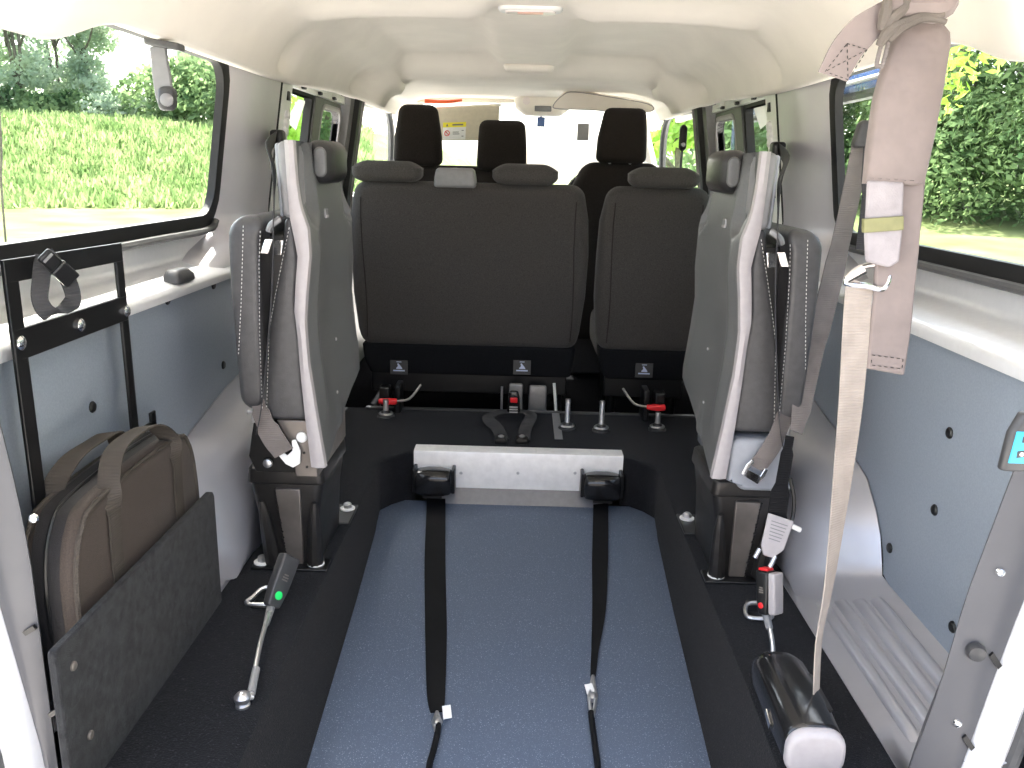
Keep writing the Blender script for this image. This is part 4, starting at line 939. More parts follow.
dd = (.0235) if nrm.y > 0 else -(.0105)
tube(b, [PV(.262 + kx * math.cos(k * PI / 10), lv(.415) + ky * math.sin(k * PI / 10), dd) for k in range(20)], .0022, 5, True)
tube(b, [PV(.262 - kx * .7, lv(.415) - ky * .7, dd), PV(.262 + kx * .7, lv(.415) + ky * .7, dd)], .0022, 5); obj('prohibition_sign', b, M['red'], lb)
vis(.345, .43, .395, .405, .0022, M['label_print'], 'text_line', lb); vis(.345, .44, .42, .43, .0022, M['label_print'], 'text_line', lb); vis(.47, .50, .375, .385, .0022, M['label_print'], 'text_line', lb); vis(.47, .50, .45, .46, .0022, M['label_print'], 'text_line', lb)
b = B(); tube(b, [PV(-.02, .02, .006), PV(1.02, .02, .006)], .009, 8); obj('hinge_rod', b, M['label_white'], t)
b = B(); tube(b, smooth([ay(425, 101, 4.66), ay(445, 102, 4.66), ay(462, 100, 4.66)], 4), [.010, .010, .010, .010, .010, .009, .008, .007, .006], 8); one('orange_strap', b, M['orange'], 'orange-red cloth strip above the lowered visor, beside the left headrest', 'strap')
b = B(); A2 = [ay(556, 93, 4.70), ay(652, 104, 4.70), ay(652, 112, 4.66), ay(556, 110, 4.66)]
rr2 = smooth([ay(553, 106, 4.35), ay(563, 95, 4.36), ay(575, 92, 4.36), ay(610, 97, 4.36), ay(648, 104, 4.36), ay(652, 111, 4.35), ay(630, 113, 4.34), ay(590, 110, 4.34), ay(560, 109, 4.34)], 4, True)
loft(b, [rr2, [p_ + Vector((0, .025, .012)) for p_ in rr2]]); dv = one('sun_visor', b, M['liner'], 'cream driver sun visor folded up above the windscreen', 'sun visor', bevel=.004)
b = B(); tube(b, [p_ + Vector((0, -.003, 0)) for p_ in rr2], .0026, 6, True); obj('piping', b, M['edge'], dv)

# hanging belt tongue at the left window
c = ay(163, 46, 1.80)
t = thing('hanging_buckle', 'grey belt tongue hanging from the headliner at the left rear window', 'belt', (c.x, 1.80, c.z))
b = B(); softloft(b, [(-.004, -.034, .040, -.02, .02), (.010, -.034, .040, -.02, .02)], .010, .004, m=lambda x, y, z: (c.x + x, 1.80 + y, c.z + z + x * .14 * -1)); obj('mount', b, M['grey_rubber'], t)
p = [c + Vector((-.010, 0, -.002)), c + Vector((-.006, -.004, -.05)), c + Vector((-.002, -.004, -.10)), c + Vector((.004, -.004, -.122))]
b = B(); ribbon(b, smooth(p, 5), (1, 0, 0), [.033] * 5 + [.036] * 6 + [.034] * 3 + [.032, .026], .014); obj('sleeve', b, M['plate_grey'] if False else M['frame_grey'], t, bevel=.004, label='grey rubber sleeve')
b = B(); softloft(b, [(-.126, -.016, .020, -.020, .008), (-.078, -.012, .022, -.020, .008)], .010, .012, m=lambda x, y, z: (c.x + x, 1.80 + y, c.z + z)); kb = obj('end_block', b, M['dark_grey'], t)
b = B(); lathe(b, [(.013, 0), (.013, .006), (.006, .010)], c + Vector((.008, -.020, -.106)), (.2, -1, 0), 16); obj('button', b, M['frame_grey'], kb)

# =================================================================== LEFT REAR: frame, bag, carpet board
q = ax(183, 277, -.815); b = B(); softloft(b, [(q.z - .012, q.x - .03, q.x + .012, q.y - .055, q.y + .055), (q.z + .006, q.x - .03, q.x + .010, q.y - .05, q.y + .05), (q.z + .020, q.x - .028, q.x + .002, q.y - .035, q.y + .035)], .012, .006, m=lambda x, y, z: (x, y, z)); one('ledge_clip', b, M['grey_rubber'], 'small dark rubber block on the pale ledge under the left window', 'block')
t = thing('support_frame', 'black flat-bar frame standing against the left lining board', 'frame', (-.77, 1.4, .10))
def bar(b, pts, wd, X=-.775, th=.006):
    P = [Vector((X, p[0], p[1])) for p in pts]
    ribbon(b, P, [Vector((0, 1, 0)) if abs((P[min(i + 1, len(P) - 1)] - P[max(i - 1, 0)]).y) < abs((P[min(i + 1, len(P) - 1)] - P[max(i - 1, 0)]).z) else Vector((0, 0, 1)) for i in range(len(P))], wd, th)
b = B()
oy0, oy1 = 1.222, 1.592
outer = [(oy0, .115), (oy0, .785), (oy0 + .012, .797), (oy1 - .010, .789), (oy1, .778), (oy1 + .020, .400), (oy1 + .006, .392), (oy1 - .016, .400), (oy1 - .030, .640), (oy1 - .030, .640), (oy0 + .034, .640), (oy0 + .034, .115)]
# plate with an upper opening, built from four bars and two legs
obox(b, (-.775, oy0 + .0165, .456), (.003, 0, 0), (0, .0165, 0), (0, 0, .341))
obox(b, (-.775, oy1 - .013, .595), (.003, 0, 0), (0, .014, 0), (0, 0, .191))
obox(b, (-.7745, (oy0 + oy1) / 2, .779), (.003, 0, 0), (0, (oy1 - oy0) / 2, -.003), (0, 0, .0175))
obox(b, (-.7745, (oy0 + oy1) / 2, .668), (.003, 0, 0), (0, (oy1 - oy0) / 2 - .001, 0), (0, 0, .024))
fr = obj('bars', b, M['metal_black'], t, bevel=.0015)
b = B(); obox(b, (-.775, oy1 + .03, .408), (.003, 0, 0), (0, .045, 0), (0, 0, .008)); obox(b, (-.775, oy1 + .07, .415), (.003, 0, 0), (0, .012, 0), (0, 0, .020)); obj('foot_tab', b, M['metal_black'], t, bevel=.002)
b = B(); bolt(b, (-.771, oy1 + .012, .409), .007, .006, (1, 0, 0)); obj('foot_bolt', b, M['chrome'], t)
for px, py in ((20, 343), (80, 325), (126, 311)):
    q = ax(px, py, -.7705); b = B(); lathe(b, [(.0115, 0), (.0115, .003), (.008, .006), (.003, .007)], q, (1, 0, 0), 14); obj('bolt', b, M['chrome'], t)
st = thing('buckle_strap', 'dark strap with a plastic side-release buckle looped on the black frame', 'strap', (-.765, 1.31, .70))
q = [ax(44, 256, -.765), ax(41, 280, -.755), ax(40, 300, -.752), ax(48, 313, -.748), ax(60, 312, -.744), ax(73, 300, -.742), ax(68, 280, -.742), ax(58, 268, -.745), ax(46, 254, -.752)]
b = B(); ribbon(b, smooth(q, 5), (.5, .85, .1), .026, .0022); obj('webbing', b, M['web_grey'], st)
b = B(); a0 = ax(43, 254, -.745); a1 = ax(73, 281, -.735); d = (a1 - a0); dl = d.length; d.normalize(); sd = Vector((.45, .9, 0)); sd = (sd - d * sd.dot(d)).normalized(); nn = d.cross(sd)
obox(b, a0 + d * dl * .22, d * dl * .22, sd * .012, nn * .004); obox(b, a0 + d * dl * .72, d * dl * .27, sd * .0145, nn * .005); bu = obj('buckle', b, M['black'], st, bevel=.003)
b = B(); obox(b, a0 + d * dl * .10 + nn * .004, d * dl * .03, sd * .009, nn * .0015); obox(b, a0 + d * dl * .10 - nn * .004, d * dl * .03, sd * .009, nn * .0015); obj('slider', b, M['frame_grey'], bu)
# carpeted board
b = B(); poly = [(1.035, -.02), (1.655, .0), (1.655, .252), (1.648, .263), (1.640, .266), (1.04, .266), (1.035, .262)]
extr(b, poly, lambda u, v, d: (-.652 - d, u, v), .014); cb = one('carpet_board', b, M['board_carpet'], 'upright charcoal carpeted board in front of the brown bag', 'board', bevel=.003, origin=(-.66, 1.35, 0))
for px, py in ((73, 666), (90, 735)):
    q = ax(px, py, -.652); b = B(); bolt(b, q, .0075, .004, (1, 0, 0)); obj('screw', b, M['ped_plate'], cb)
# bag
t = thing('bag', 'brown fabric holdall standing behind the carpeted board', 'bag', (-.735, 1.38, .09))
prof_b = [(1.155, .10), (1.150, .26), (1.158, .34), (1.185, .392), (1.23, .415), (1.40, .424), (1.57, .418), (1.61, .395), (1.632, .34), (1.64, .24), (1.64, .10)]
pb = smooth(prof_b, 3)
b = B(); rings = []
for x, k in ((-.767, .94), (-.762, .99), (-.75, 1.), (-.70, 1.), (-.685, .99), (-.680, .95)):
    rings.append([(x, 1.395 + (p.y if False else p[0] - 1.395) * k, .10 + (p[1] - .10) * k) for p in pb])
loft(b, rings); bd = obj('body', b, M['bag'], t, ang=60)
b = B(); tube(b, [(-.682, 1.395 + (p[0] - 1.395) * .985, .10 + (p[1] - .10) * .985) for p in pb], .0045, 6); tube(b, [(-.763, 1.395 + (p[0] - 1.395) * .985, .10 + (p[1] - .10) * .985) for p in pb], .0045, 6); obj('piping', b, M['bag_web'], bd)
b = B(); rows = [[(x, 1.395 + (p[0] - 1.395) * 1.003 , .10 + (p[1] - .10) * 1.004) for x in (-.750, -.705)] for p in pb if True]; faces(b, rows); obj('gusset', b, M['bag_dark'], bd)
b = B(); tube(b, [(-.727, 1.395 + (p[0] - 1.395) * 1.006, .10 + (p[1] - .10) * 1.008) for p in pb if p[1] > .2], .003, 6); obj('zip', b, M['black'], bd)
# handles: webbing running up the face and looping over the top
def handle(ya, yb, X, arc, leanx):
    p = [(X, ya, .12), (X, ya, .30), (X + .002, ya + .002, .375), (X + leanx * .3, ya + .01, .425), (X + leanx * .8, lerp(ya, yb, .22), .425 + arc * .85), (X + leanx, lerp(ya, yb, .5), .425 + arc), (X + leanx * .8, lerp(ya, yb, .78), .425 + arc * .85), (X + leanx * .3, yb - .01, .425), (X + .002, yb - .002, .375), (X, yb, .30), (X, yb, .12)]
    P = smooth(p, 5); ws_ = []
    for q in P:
        k = sstep(.37, .43, q.z); ws_.append(Vector((k * .9, 1 - k * .8, .1)))
    b = B(); ribbon(b, P, ws_, .036, .003); return obj('handle', b, M['bag_web'], t)
handle(1.275, 1.535, -.6765, .045, -.02); handle(1.255, 1.50, -.7695, .040, .02)

# =================================================================== CENTRE: sill plate and wheelchair restraints
t = thing('sill_plate', 'bright aluminium sill plate across the front of the blue ramp floor', 'sill plate', (0, 2.70, -.13))
b = B(); pr = [(2.752, .0045), (2.698, .0045), (2.690, .002), (2.688, -.004), (2.688, -.128), (2.694, -.130), (2.694, -.006), (2.752, .001)]
loft(b, [[(x, y, z) for y, z in pr] for x in (-.360, .360)]); pl = obj('angle_plate', b, M['alu'], t)
b = B(); loft(b, [[(x, y, z) for y, z in ((2.687, -.128), (2.648, -.1715), (2.652, -.1725), (2.694, -.132))] for x in (-.30, .30)]); obj('lower_flange', b, M['steel_dark'], t)
b = B()
for px in (461, 518, 575): bolt(b, ay(px, 473, 2.688), .0055, .003, (0, -1, 0))
obj('screw', b, M['steel'], pl)
b = B()
for x in (-.245, .06, .25): obox(b, (x, 2.72, .0048), (.002, 0, 0), (0, .026, 0), (0, 0, .0006))
obj('scored_line', b, M['label_white'], pl)
def onramp(x, y, h):
    z = -.19
    for _ in range(4): p = az(x, y, z + h); z = lerp(-.200, -.172, (p.y - 1.4) / 1.27)
    return p
def restraint(S, label):
    xc = .286 * S
    t = thing('restraint_strap', label, 'strap', (xc, 2.62, -.19), 'wheelchair restraints on the ramp floor')
    b = B(); softloft(b, [(-.062, -.045, .030, -.042, .042), (-.02, -.052, .038, -.046, .046), (.02, -.052, .038, -.046, .046), (.062, -.045, .030, -.042, .042)], .030, .012, m=lambda y, z, x: (xc + x, 2.645 + y, -.088 + z), n=6); hs = obj('housing', b, M['black_gloss'], t)
    for q_ in (-1, 1):
        b = B(); obox(b, (xc + q_ * .066, 2.655, -.085), (.006, 0, 0), (0, .03, 0), (0, 0, .042)); obj('side_bracket', b, M['metal_black'], hs, bevel=.003)
    b = B(); obox(b, (xc, 2.598, -.128), (.032, 0, 0), (0, .004, 0), (0, 0, .004)); obj('strap_slot', b, M['metal_black'], hs)
    zz = -.186
    if S < 0:
        px = [(436, 499), (435, 560), (436, 630), (436, 690), (437, 712)]; wd = [.064, .062, .055, .042, .028]
    else:
        px = [(601, 502), (600, 560), (599, 610), (595, 650), (593, 676)]; wd = [.052, .048, .036, .018, .012]
    P = [Vector((xc, 2.602, -.125))] + [onramp(x, y, .004 if k else .012) for k, (x, y) in enumerate(px)]
    b = B(); pp = smooth(P, 5); wl = [interp([(0, wd[0]), (1, wd[0]), (2, wd[1]), (3, wd[2]), (4, wd[3]), (5, wd[4])], k / 5)[0] for k in range(len(pp))]
    ribbon(b, pp, (1, 0, .0 if S < 0 else .12), wl, .0024); obj('webbing', b, M['web_black'], t)
    e = P[-1]
    tg = onramp(447, 712, .01) if S < 0 else onramp(590, 690, .01)
    b = B(); obox(b, tg, (.009, .003, 0), (-.003, .016, .004), (0, 0, .0008)); obj('tag', b, M['label_white'], t, label='small white tag')
    tail = [onramp(*p_, .007) for p_ in ([(437, 735), (433, 752), (429, 768), (428, 800)] if S < 0 else [(592, 722), (595, 745), (598, 768), (600, 800)])]
    b = B(); lathe(b, [(.006, -.012), (.010, -.006), (.010, .006), (.006, .012)], (e + tail[0]) / 2 + Vector((0, 0, .002)), (tail[0] - e), 12); tube(b, [e, (e + tail[0]) / 2 + Vector((.008, 0, .003)), tail[0]], .004, 8); tube(b, [e, (e + tail[0]) / 2 + Vector((-.008, 0, .003)), tail[0]], .004, 8); obj('hook', b, M['steel'], t)
    b = B(); tube(b, smooth([tail[0] + Vector((0, .03, .003))] + tail, 5), .0065, 8); obj('tail', b, M['web_black'], t)
restraint(-1, 'black wheelchair strap on the left of the blue ramp floor, broad and flat'); restraint(1, 'black wheelchair strap on the right of the blue ramp floor, twisting thin')

# =================================================================== BUCKLE STALKS
def dring(parent, px, py, lab=None):
    p = az(px, py, .012)
    b = B(); pts = smooth([p + Vector(v) for v in ((-.024, -.016, -.006), (.024, -.016, -.006), (.026, .004, .006), (.014, .026, .012), (-.014, .026, .012), (-.026, .004, .006))], 5, True); tube(b, pts, .0045, 8, True); return obj('tie_down_ring', b, M['steel'], parent)
p = az(262, 604, 0); t = thing('tie_down_ring', 'steel ring on the black carpet beside the green-marked buckle', 'ring', (p.x, p.y, 0)); 
b = B(); pts = smooth([p + Vector(v) for v in ((-.030, -.010, .006), (.022, -.010, .006), (.030, .010, .012), (.016, .030, .022), (-.006, .030, .022), (-.022, .010, .012))], 5, True); tube(b, pts, .005, 8, True); obj('ring', b, M['steel'], t)
b = B(); obox(b, p + Vector((0, -.004, .003)), (.018, 0, 0), (0, .018, 0), (0, 0, .0028)); obj('base', b, M['metal_black'], t, bevel=.002)
p = az(757, 617, 0); t = thing('tie_down_ring', 'steel ring on the black carpet under the red-marked buckle', 'ring', (p.x, p.y, 0)); 
b = B(); pts = smooth([p + Vector(v) for v in ((-.020, -.014, .006), (.024, -.014, .006), (.032, .010, .010), (.020, .030, .016), (-.012, .030, .016), (-.024, .010, .010))], 5, True); tube(b, pts, .005, 8, True); obj('ring', b, M['steel'], t)
b = B(); obox(b, p + Vector((0, -.004, .003)), (.018, 0, 0), (0, .018, 0), (0, 0, .0028)); obj('base', b, M['metal_black'], t, bevel=.002)

def buckle_geo(parent, base, d, side, L, w, th, face_m, body_m, mark, redtop):
    """buckle body from base along d; side = direction of the broad face"""
    d = d.normalized(); s = (side - d * side.dot(d)).normalized(); n = d.cross(s)
    f = lambda x, y, t_: base + s * y + n * x + d * t_
    b = B(); softloft(b, [(0, -w * .36, w * .36, -th * .42, th * .42), (L * .35, -w * .46, w * .46, -th / 2, th / 2), (L, -w / 2, w / 2, -th / 2, th / 2)], .005, .005, m=lambda x, y, t_: f(x, y, t_)); bd = obj('buckle_body', b, body_m, parent)
    b = B(); lathe(b, [(w * .20, 0), (w * .20, .0015), (w * .16, .002)], f(-w * .02, th / 2, L * .22), s, 16); mk = obj('colour_mark', b, mark, bd)
    b = B(); obox(b, f(0, th / 2, L * .52), n * w * .16, d * .0015, s * .0008); obox(b, f(0, th / 2, L * .57), n * w * .16, d * .0015, s * .0008); obox(b, f(0, th / 2, L * .62), n * w * .12, d * .0015, s * .0008); obj('printed_text', b, M['label_print'] if False else M['ped_plate'], bd)
    if redtop:
        b = B(); obox(b, f(0, 0, L + .002), n * w * .36, s * th * .34, d * .003); obj('release_button', b, M['red'], bd, bevel=.002, label='red release button')
        b = B(); softloft(b, [(.004, w * .5 - .001, w * .5 + .016, -th * .5, th * .5), (L - .002, w * .5 - .001, w * .5 + .016, -th * .5, th * .5)], .005, .004, m=lambda x, y, t_: f(x, y, t_)); obj('side_shell', b, face_m, bd, label='pale side of the buckle')
    return bd
# left stalk
t = thing('buckle_stalk', 'black buckle with green mark on a steel stalk, left carpet', 'buckle', (-.487, 1.299, 0))
b0 = az(243, 706, 0); top = ay(271, 607, 1.585)
b = B(); lathe(b, [(.013, 0), (.013, .004), (.010, .006), (.014, .012), (.015, .020), (.010, .026), (.006, .028)], b0, (0, 0, 1), 16); obj('ball_mount', b, M['steel'], t)
q = [b0 + Vector((.014, .012, .010)), b0.lerp(top, .08) + Vector((.012, 0, .012)), b0.lerp(top, .5) + Vector((.004, 0, .015)), top]
b = B(); tube(b, smooth(q, 5), .0048, 10); obj('stalk', b, M['steel'], t)
b = B(); i0 = b0.lerp(top, .06) + Vector((.012, 0, .012)); i1 = b0.lerp(top, .28) + Vector((.009, 0, .013)); tube(b, [i0, i1], [.008, .0075], 10); tube(b, [b0.lerp(top, .80), top], [.0065, .009], 10); obj('ferrule', b, M['frame_grey'], t)
tip = ay(290, 556, 1.66)
buckle_geo(t, top, tip - top, Vector((.75, -.62, .2)), (tip - top).length, .046, .026, M['dark_grey'], M['dark_grey'], M['green'], False)
# right stalk and its tongue
t = thing('buckle_stalk', 'grey buckle with red button on a steel stalk, right carpet', 'buckle', (.54, 1.55, 0))
top = ay(766, 614, 1.53); b0 = az(772, 668, 0)
b = B(); tube(b, smooth([b0, b0.lerp(top, .3) + Vector((.004, 0, .01)), b0.lerp(top, .7) + Vector((.003, 0, .005)), top], 5), .0048, 10); obj('stalk', b, M['steel'], t)
b = B(); tube(b, [b0.lerp(top, .68) + Vector((.003, 0, .005)), top], [.0072, .008], 10); obj('ferrule', b, M['label_white'] if False else M['frame_grey'], t)
b = B(); lathe(b, [(.013, 0), (.012, .010), (.006, .014)], b0, (0, 0, 1), 14); obj('floor_bolt', b, M['steel'], t)
tip = ay(766, 570, 1.555)
buckle_geo(t, top, tip - top, Vector((-.75, -.66, 0)), (tip - top).length, .030, .034, M['edge'], M['black'], M['red'], True)
TONGUE = tip
# =================================================================== RIGHT: lap belt, guide, shoulder belt, retractor, harness pad
t = thing('lap_belt', 'brown-grey lap belt running from a pillar guide down to the red-marked buckle', 'seat belt', (.70, 1.9, .20))
gp = ay(861, 133, 1.90)
b = B(); q = [ay(862, 140, 1.90), ay(850, 200, 1.88), ay(832, 280, 1.84), ay(812, 360, 1.78), ay(796, 432, 1.70)]
ribbon(b, smooth(q, 5), (.96, .28, 0), [.046] * 9 + [.052] * 5 + [.046] * 5 + [.034, .030], .0022); obj('webbing', b, M['taupe_dark'], t)
b = B(); q = [ay(874, 128, 1.88), ay(871, 180, 1.86), ay(863, 250, 1.82), ay(850, 330, 1.76)]
ribbon(b, smooth(q[:3], 5), (.96, -.28, 0), [.040] * 6 + [.030] * 5, .0022); obj('webbing', b, M['web_grey'], t)
b = B(); softloft(b, [(-.032, -.022, .024, -.016, .016), (.026, -.010, .030, -.016, .016)], .010, .010, m=lambda x, y, z: (gp.x + x, gp.y - .01 + y, gp.z + z)); obj('guide', b, M['dark_grey'], t, label='dark pillar guide')
b = B(); q = [ay(790, 436, 1.68), ay(786, 460, 1.66), ay(779, 500, 1.62), ay(776, 530, 1.60)]
ribbon(b, smooth(q, 5), (1, 0, .1), [.018] * 4 + [.026] * 5 + [.038] * 4 + [.046] * 3, .0024); obj('lower_webbing', b, M['web_black'], t)
b = B(); tube(b, smooth([ay(790, 478, 1.66), ay(794, 500, 1.65), ay(792, 520, 1.64), ay(786, 532, 1.62)], 4), .004, 6); obj('loop', b, M['black'], t)
a = ay(781, 517, 1.60); e = ay(769, 556, 1.575); d = e - a; sd = Vector((1, 0, .3)); sd = (sd - d.normalized() * sd.dot(d.normalized())).normalized(); nn = d.normalized().cross(sd)
b = B(); P = lambda u, v, k: a + d * v + sd * u + nn * k
loft(b, [[P(u, v, k) for u, v in ((-.027, 0), (.027, 0), (.024, .75), (.008, 1.02), (-.012, 1.02), (-.022, .8))] for k in (-.004, .004)]); tg = obj('tongue', b, M['cover_grey'] if False else M['edge'], t, bevel=.002, label='pale tongue printed with small lines')
sgn = -1 if nn.y > 0 else 1
b = B()
for k in range(6): obox(b, P(0, .16 + .085 * k, sgn * .0042), sd * (.017 - .001 * k), d * .012, nn * .0005)
obj('printed_line', b, M['label_print'], tg)
b = B(); cc = ay(796, 528, 1.595); obox(b, cc, (.011, 0, -.005), (0, .004, 0), (.002, 0, .005)); obj('latch_tab', b, M['label_white'], tg, bevel=.003)
b = B(); tube(b, [P(-.022, .9, 0), P(-.026, 1.15, 0)], .005, 8); tube(b, [P(.012, .95, 0), P(.008, 1.25, 0)], .005, 8); obj('prong', b, M['steel'], tg)

# shoulder belt: retractor box on the carpet, webbing and chrome loop
t = thing('belt_retractor', 'black barrel-shaped belt retractor with pale end cap, bottom right', 'retractor', (.51, 1.30, 0))
yw = Vector((.0, 0, 0))
b = B(); softloft(b, [(1.165, -.048, .050, -.006, .084), (1.24, -.050, .052, -.006, .088), (1.36, -.050, .050, -.006, .086), (1.405, -.046, .046, -.006, .074)], .036, .014, m=lambda x, z, y: (.494 + x + (1.165 - y) * -.02, y, z + .002), n=7); hs = obj('housing', b, M['black_gloss'], t)
b = B(); softloft(b, [(1.150, -.046, .048, -.004, .080), (1.170, -.049, .051, -.006, .085)], .034, .008, m=lambda x, z, y: (.494 + x, y, z + .002), n=7); obj('end_cap', b, M['edge'], hs, label='pale end cap')
b = B(); obox(b, (.4435, 1.245, .040), (.0012, 0, 0), (0, .012, .004), (0, -.001, .004)); obox(b, (.4425, 1.245, .040), (.0008, 0, 0), (0, .014, .0048), (0, -.0015, .006)); obj('window', b, M['chrome'], hs)
b = B(); obox(b, (.527, 1.27, .0815), (.014, 0, -.004), (0, .05, 0), (.0006, 0, .002)); obj('slot', b, M['black'], hs)
q = [Vector((.527, 1.262, .080)), ay(819, 640, 1.275), ay(829, 585, 1.285), ay(840, 500, 1.29), ay(851, 400, 1.295), ay(858, 300, 1.30), ay(861, 284, 1.30)]
b = B(); pp = smooth(q, 6); N = len(pp); wl = []; wv = []
for k, p_ in enumerate(pp):
    s = sstep(.10, .75, p_.z); wl.append(lerp(.040, .045, s)); ang_ = lerp(1.0, .12, s); wv.append(Vector((math.cos(ang_), math.sin(ang_), 0)))
ribbon(b, pp, wv, wl, .002); obj('webbing', b, M['taupe'], t)
b = B(); L_ = ay(846, 283, 1.30); R_ = ay(889, 279, 1.30); U_ = ay(872, 265, 1.305); U2 = ay(856, 270, 1.305); D_ = ay(882, 289, 1.295)
tube(b, smooth([L_, U2, U_, ay(886, 268, 1.305), R_, D_, ay(866, 286, 1.295)], 5, True), .0048, 10, True); obj('chrome_loop', b, M['chrome'], t, label='chrome loop')
b = B(); tube(b, [ay(846, 280, 1.295), ay(864, 269, 1.292)], [.006, .0085], 10); obj('loop_roller', b, M['chrome'], t)

# harness pad hanging from the headliner
t = thing('shoulder_harness', 'long taupe padded shoulder harness hanging from the headliner by the right window', 'harness', (.56, 1.30, .66))
YH = 1.285
def strip(px, Y, th, m, name, parent, bev=.004, label=None):
    b = B(); P = [ay(x, y, Y) for x, y in px]; loft(b, [P, [p_ + Vector((0, th, 0)) for p_ in P]]); return obj(name, b, m, parent, bevel=bev, label=label)
# rear long sleeve
sl = strip([(890, 60), (938, 62), (934, 120), (926, 185), (919, 260), (912, 330), (905, 376), (867, 369), (874, 300), (880, 185)], YH + .012, .010, M['pad'], 'sleeve', t)
b = B(); P = [ay(x, y, YH + .0105) for x, y in ((872, 355), (903, 359), (902, 369), (871, 365))]; stitch(b, P + [P[0]], .005, .0007); obj('stitching', b, M['black'], sl, ang=180)
# front pad cover
pts = [(905, 16), (916, 13), (946, 24), (951, 30), (952, 42), (946, 80), (937, 130), (928, 172), (924, 184), (914, 186), (866, 184), (869, 150), (876, 100), (884, 70), (893, 42)]
b = B(); rings = []
P0 = [ay(x, y, YH) for x, y in pts]; cen = sum(P0, Vector()) / len(P0)
for dy, k in ((.006, 1.0), (-.004, 1.0), (-.011, .965), (-.015, .88)):
    rings.append([cen + (p_ - cen) * k + Vector((0, dy + .010, 0)) for p_ in P0])
loft(b, rings); pc = obj('pad_cover', b, M['pad'], t, ang=50)
b = B(); stitch(b, [ay(x, y, YH - .0045) for x, y in ((902, 40), (894, 90), (885, 140), (879, 180))], .006, .0006); stitch(b, [ay(x, y, YH - .003) for x, y in ((944, 32), (940, 70), (931, 130), (920, 181))], .006, .0006); stitch(b, [ay(x, y, YH - .003) for x, y in ((870, 178), (900, 180), (918, 181))], .006, .0006); obj('stitching', b, M['taupe_dark'], pc, ang=180)
# inner pale strip with olive tape
s2 = strip([(868, 180), (905, 182), (903, 235), (900, 262), (890, 268), (866, 262), (865, 235)], YH - .004, .008, M['pad_light'], 'inner_strip', t)
strip([(864, 219), (904, 216), (904, 230), (864, 233)], YH - .009, .010, M['pad_mark'], 'olive_tape', t, .001, 'olive tape band')
# knot at the top and loose end
top_q = [ay(884, -14, 1.27), ay(905, 4, 1.262), ay(926, 10, 1.262), ay(946, 2, 1.27), ay(944, -22, 1.28)]
b = B(); tube(b, smooth([ay(880, 38, 1.272), ay(884, 20, 1.262), ay(897, 10, 1.256), ay(920, 8, 1.256), ay(940, 6, 1.26), ay(944, -20, 1.268)], 5), [.006, .008, .010, .012, .014, .016, .017, .018, .018, .018, .018, .018, .018, .018, .018, .019, .019, .019, .020, .020, .021, .022, .022, .022, .022, .022], 10); obj('knot', b, M['pad'], t)
b = B(); tube(b, smooth([ay(880, 24, 1.264), ay(900, -2, 1.262), ay(912, -20, 1.268)], 5), [.010, .012, .014, .016, .018, .020, .021, .022, .023, .024, .024], 10); obj('knot', b, M['pad'], t)
for fq in ([(879, 46), (890, 30), (912, 20), (944, 15)], [(884, 34), (893, 18), (905, 6), (909, -14)], [(888, 40), (902, 26), (924, 17), (946, 22)], [(881, 30), (886, 12), (889, -14)]):
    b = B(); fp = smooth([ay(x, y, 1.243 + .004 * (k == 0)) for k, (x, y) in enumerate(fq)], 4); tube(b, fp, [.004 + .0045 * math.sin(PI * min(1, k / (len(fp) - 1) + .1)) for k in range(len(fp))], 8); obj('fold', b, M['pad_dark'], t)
P = smooth([ay(896, 6, 1.262), ay(880, 18, 1.255), ay(862, 32, 1.25), ay(845, 52, 1.25), ay(833, 77, 1.256)], 6)
b = B(); ribbon(b, P, [Vector((.55, .25, -.8)).lerp(Vector((.95, 0, .25)), k / (len(P) - 1)) for k in range(len(P))], [lerp(.030, .046, min(1, k / 12)) for k in range(len(P))], .003); le = obj('loose_end', b, M['pad'], t)
b = B(); c4 = [ay(x, y, 1.2505) for x, y in ((846, 44), (866, 50), (847, 80), (824, 72))]
for sx_, sy_ in ((0, 1), (1, 2), (2, 3), (3, 0), (0, 2), (1, 3)): stitch(b, [c4[sx_] + Vector((0, -.004, 0)), c4[sy_] + Vector((0, -.004, 0))], .004, .0007)
obj('stitching', b, M['black'], le, ang=180)
b = B(); tube(b, smooth([ay(886, 26, 1.262), ay(877, 62, 1.262), ay(879, 66, 1.262), ay(883, 64, 1.262), ay(891, 30, 1.262)], 4), .0032, 8); obj('buckle_ring', b, M['taupe_dark'], t)
b = B(); p0 = ay(922, 4, 1.275); tube(b, [p0, Vector((.60, 1.26, 1.30)), Vector((.61, 1.26, 1.36))], [.020, .018, .018], 10); obj('hanger', b, M['pad'], t)
# blue control at the right edge
p = ay(1019, 440, 1.10); t = thing('control_pad', 'bright blue hand control with two white buttons, at the right edge', 'control', (p.x, 1.10, p.z - .04))
b = B(); softloft(b, [(-.045, -.020, .030, -.006, .012), (.010, -.016, .030, -.006, .012), (.040, -.004, .030, -.006, .012)], .008, .004, m=lambda x, y, z: (p.x + x, 1.10 + y, p.z + z)); hb = obj('housing', b, M['dark_grey'], t)
b = B(); softloft(b, [(-.032, -.013, .026, -.0075, -.004), (.014, -.009, .026, -.0075, -.004)], .006, .001, m=lambda x, y, z: (p.x + x, 1.10 + y, p.z + z)); obj('face', b, M['cyan'], hb, label='bright blue face')
for x, z in ((.002, -.018), (.006, .004)):
    b = B(); obox(b, (p.x + x, 1.0925, p.z + z), (.006, 0, .001), (0, .001, 0), (0, 0, .005)); kb = obj('button', b, M['dark_grey'], hb, bevel=.0015)
    b = B(); lathe(b, [(.003, 0), (.003, .001)], (p.x + x, 1.0915, p.z + z), (0, -1, 0), 10); obj('button_dot', b, M['label_white'], kb)
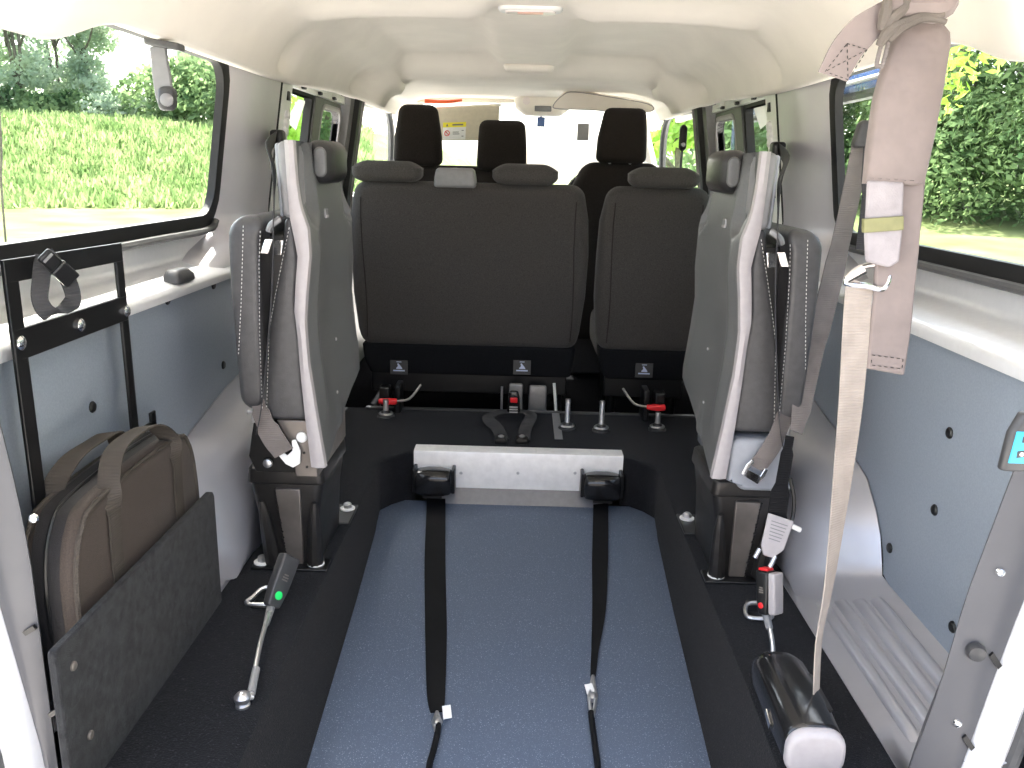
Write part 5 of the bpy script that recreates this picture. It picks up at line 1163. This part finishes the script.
b = B(); tube(b, smooth([Vector((p.x + .02, 1.11, p.z + .03)), Vector((p.x + .06, 1.13, p.z + .12)), Vector((.80, 1.16, p.z + .2))], 4), .005, 6); obj('cable', b, M['black'], t)
# white sheets on the sliding door glass
for S, poly in ((-1, [(297, 99), (304, 101), (299, 130), (288, 121)]), (1, [(755, 103), (774, 96), (776, 116), (759, 129)])):
    b = B(); P = [ax(x, y, S * .855) for x, y in poly]
    P = [Vector((S * (wallx(q.z) + .006), q.y, q.z)) for q in P]
    loft(b, [P, [q + Vector((S * .0015, 0, 0)) for q in P]])
    one('window_sheet', b, M['paper'], 'white slanted sheet on the %s sliding door window' % ('left' if S < 0 else 'right'), 'sheet')

# =================================================================== LIGHT, CAMERA
w = bpy.data.worlds.new('sky'); SC.world = w; w.use_nodes = True; nt = w.node_tree; bg = nt.nodes['Background']
sk = nt.nodes.new('ShaderNodeTexSky'); sk.sky_type = 'NISHITA'; sk.sun_disc = False; sk.sun_elevation = math.radians(58); sk.sun_rotation = math.radians(-22); sk.air_density = 1.0; sk.dust_density = 4.0; sk.ozone_density = 1.0
mx = nt.nodes.new('ShaderNodeMix'); mx.data_type = 'RGBA'; mx.inputs['Factor'].default_value = .45
hsv = nt.nodes.new('ShaderNodeRGBToBW'); nt.links.new(sk.outputs[0], hsv.inputs[0]); nt.links.new(sk.outputs[0], mx.inputs['A']); nt.links.new(hsv.outputs[0], mx.inputs['B'])
nt.links.new(mx.outputs['Result'], bg.inputs['Color']); bg.inputs['Strength'].default_value = SKY = .42
sun = bpy.data.lights.new('sun', 'SUN'); sun.energy = 8.0; sun.angle = math.radians(.6); sun.color = (1, .96, .88)
so = bpy.data.objects.new('sun', sun); COL.objects.link(so)
el, azm = math.radians(60), math.radians(-22)
sd = Vector((math.sin(azm) * math.cos(el), math.cos(azm) * math.cos(el), math.sin(el)))
so.rotation_euler = sd.to_track_quat('Z', 'Y').to_euler()
cam = bpy.data.cameras.new('camera'); cam.sensor_width = 36; cam.sensor_fit = 'HORIZONTAL'; cam.lens = F / 1024 * 36; cam.clip_start = .05; cam.clip_end = 400
co = bpy.data.objects.new('camera', cam); COL.objects.link(co)
co.matrix_world = Matrix((( CR.x, CU.x, -_f.x, EYE.x), (CR.y, CU.y, -_f.y, EYE.y), (CR.z, CU.z, -_f.z, EYE.z), (0, 0, 0, 1)))
SC.camera = co
SC.view_settings.view_transform = 'Standard'; SC.view_settings.look = 'None'; SC.view_settings.gamma = 1; SC.view_settings.use_curve_mapping = False
SC.view_settings.exposure = 2.03
SC.cycles.use_denoising = True
SC.cycles.max_bounces = 10; SC.cycles.diffuse_bounces = 6; SC.cycles.transparent_max_bounces = 12
SC.cycles.sample_clamp_indirect = 6
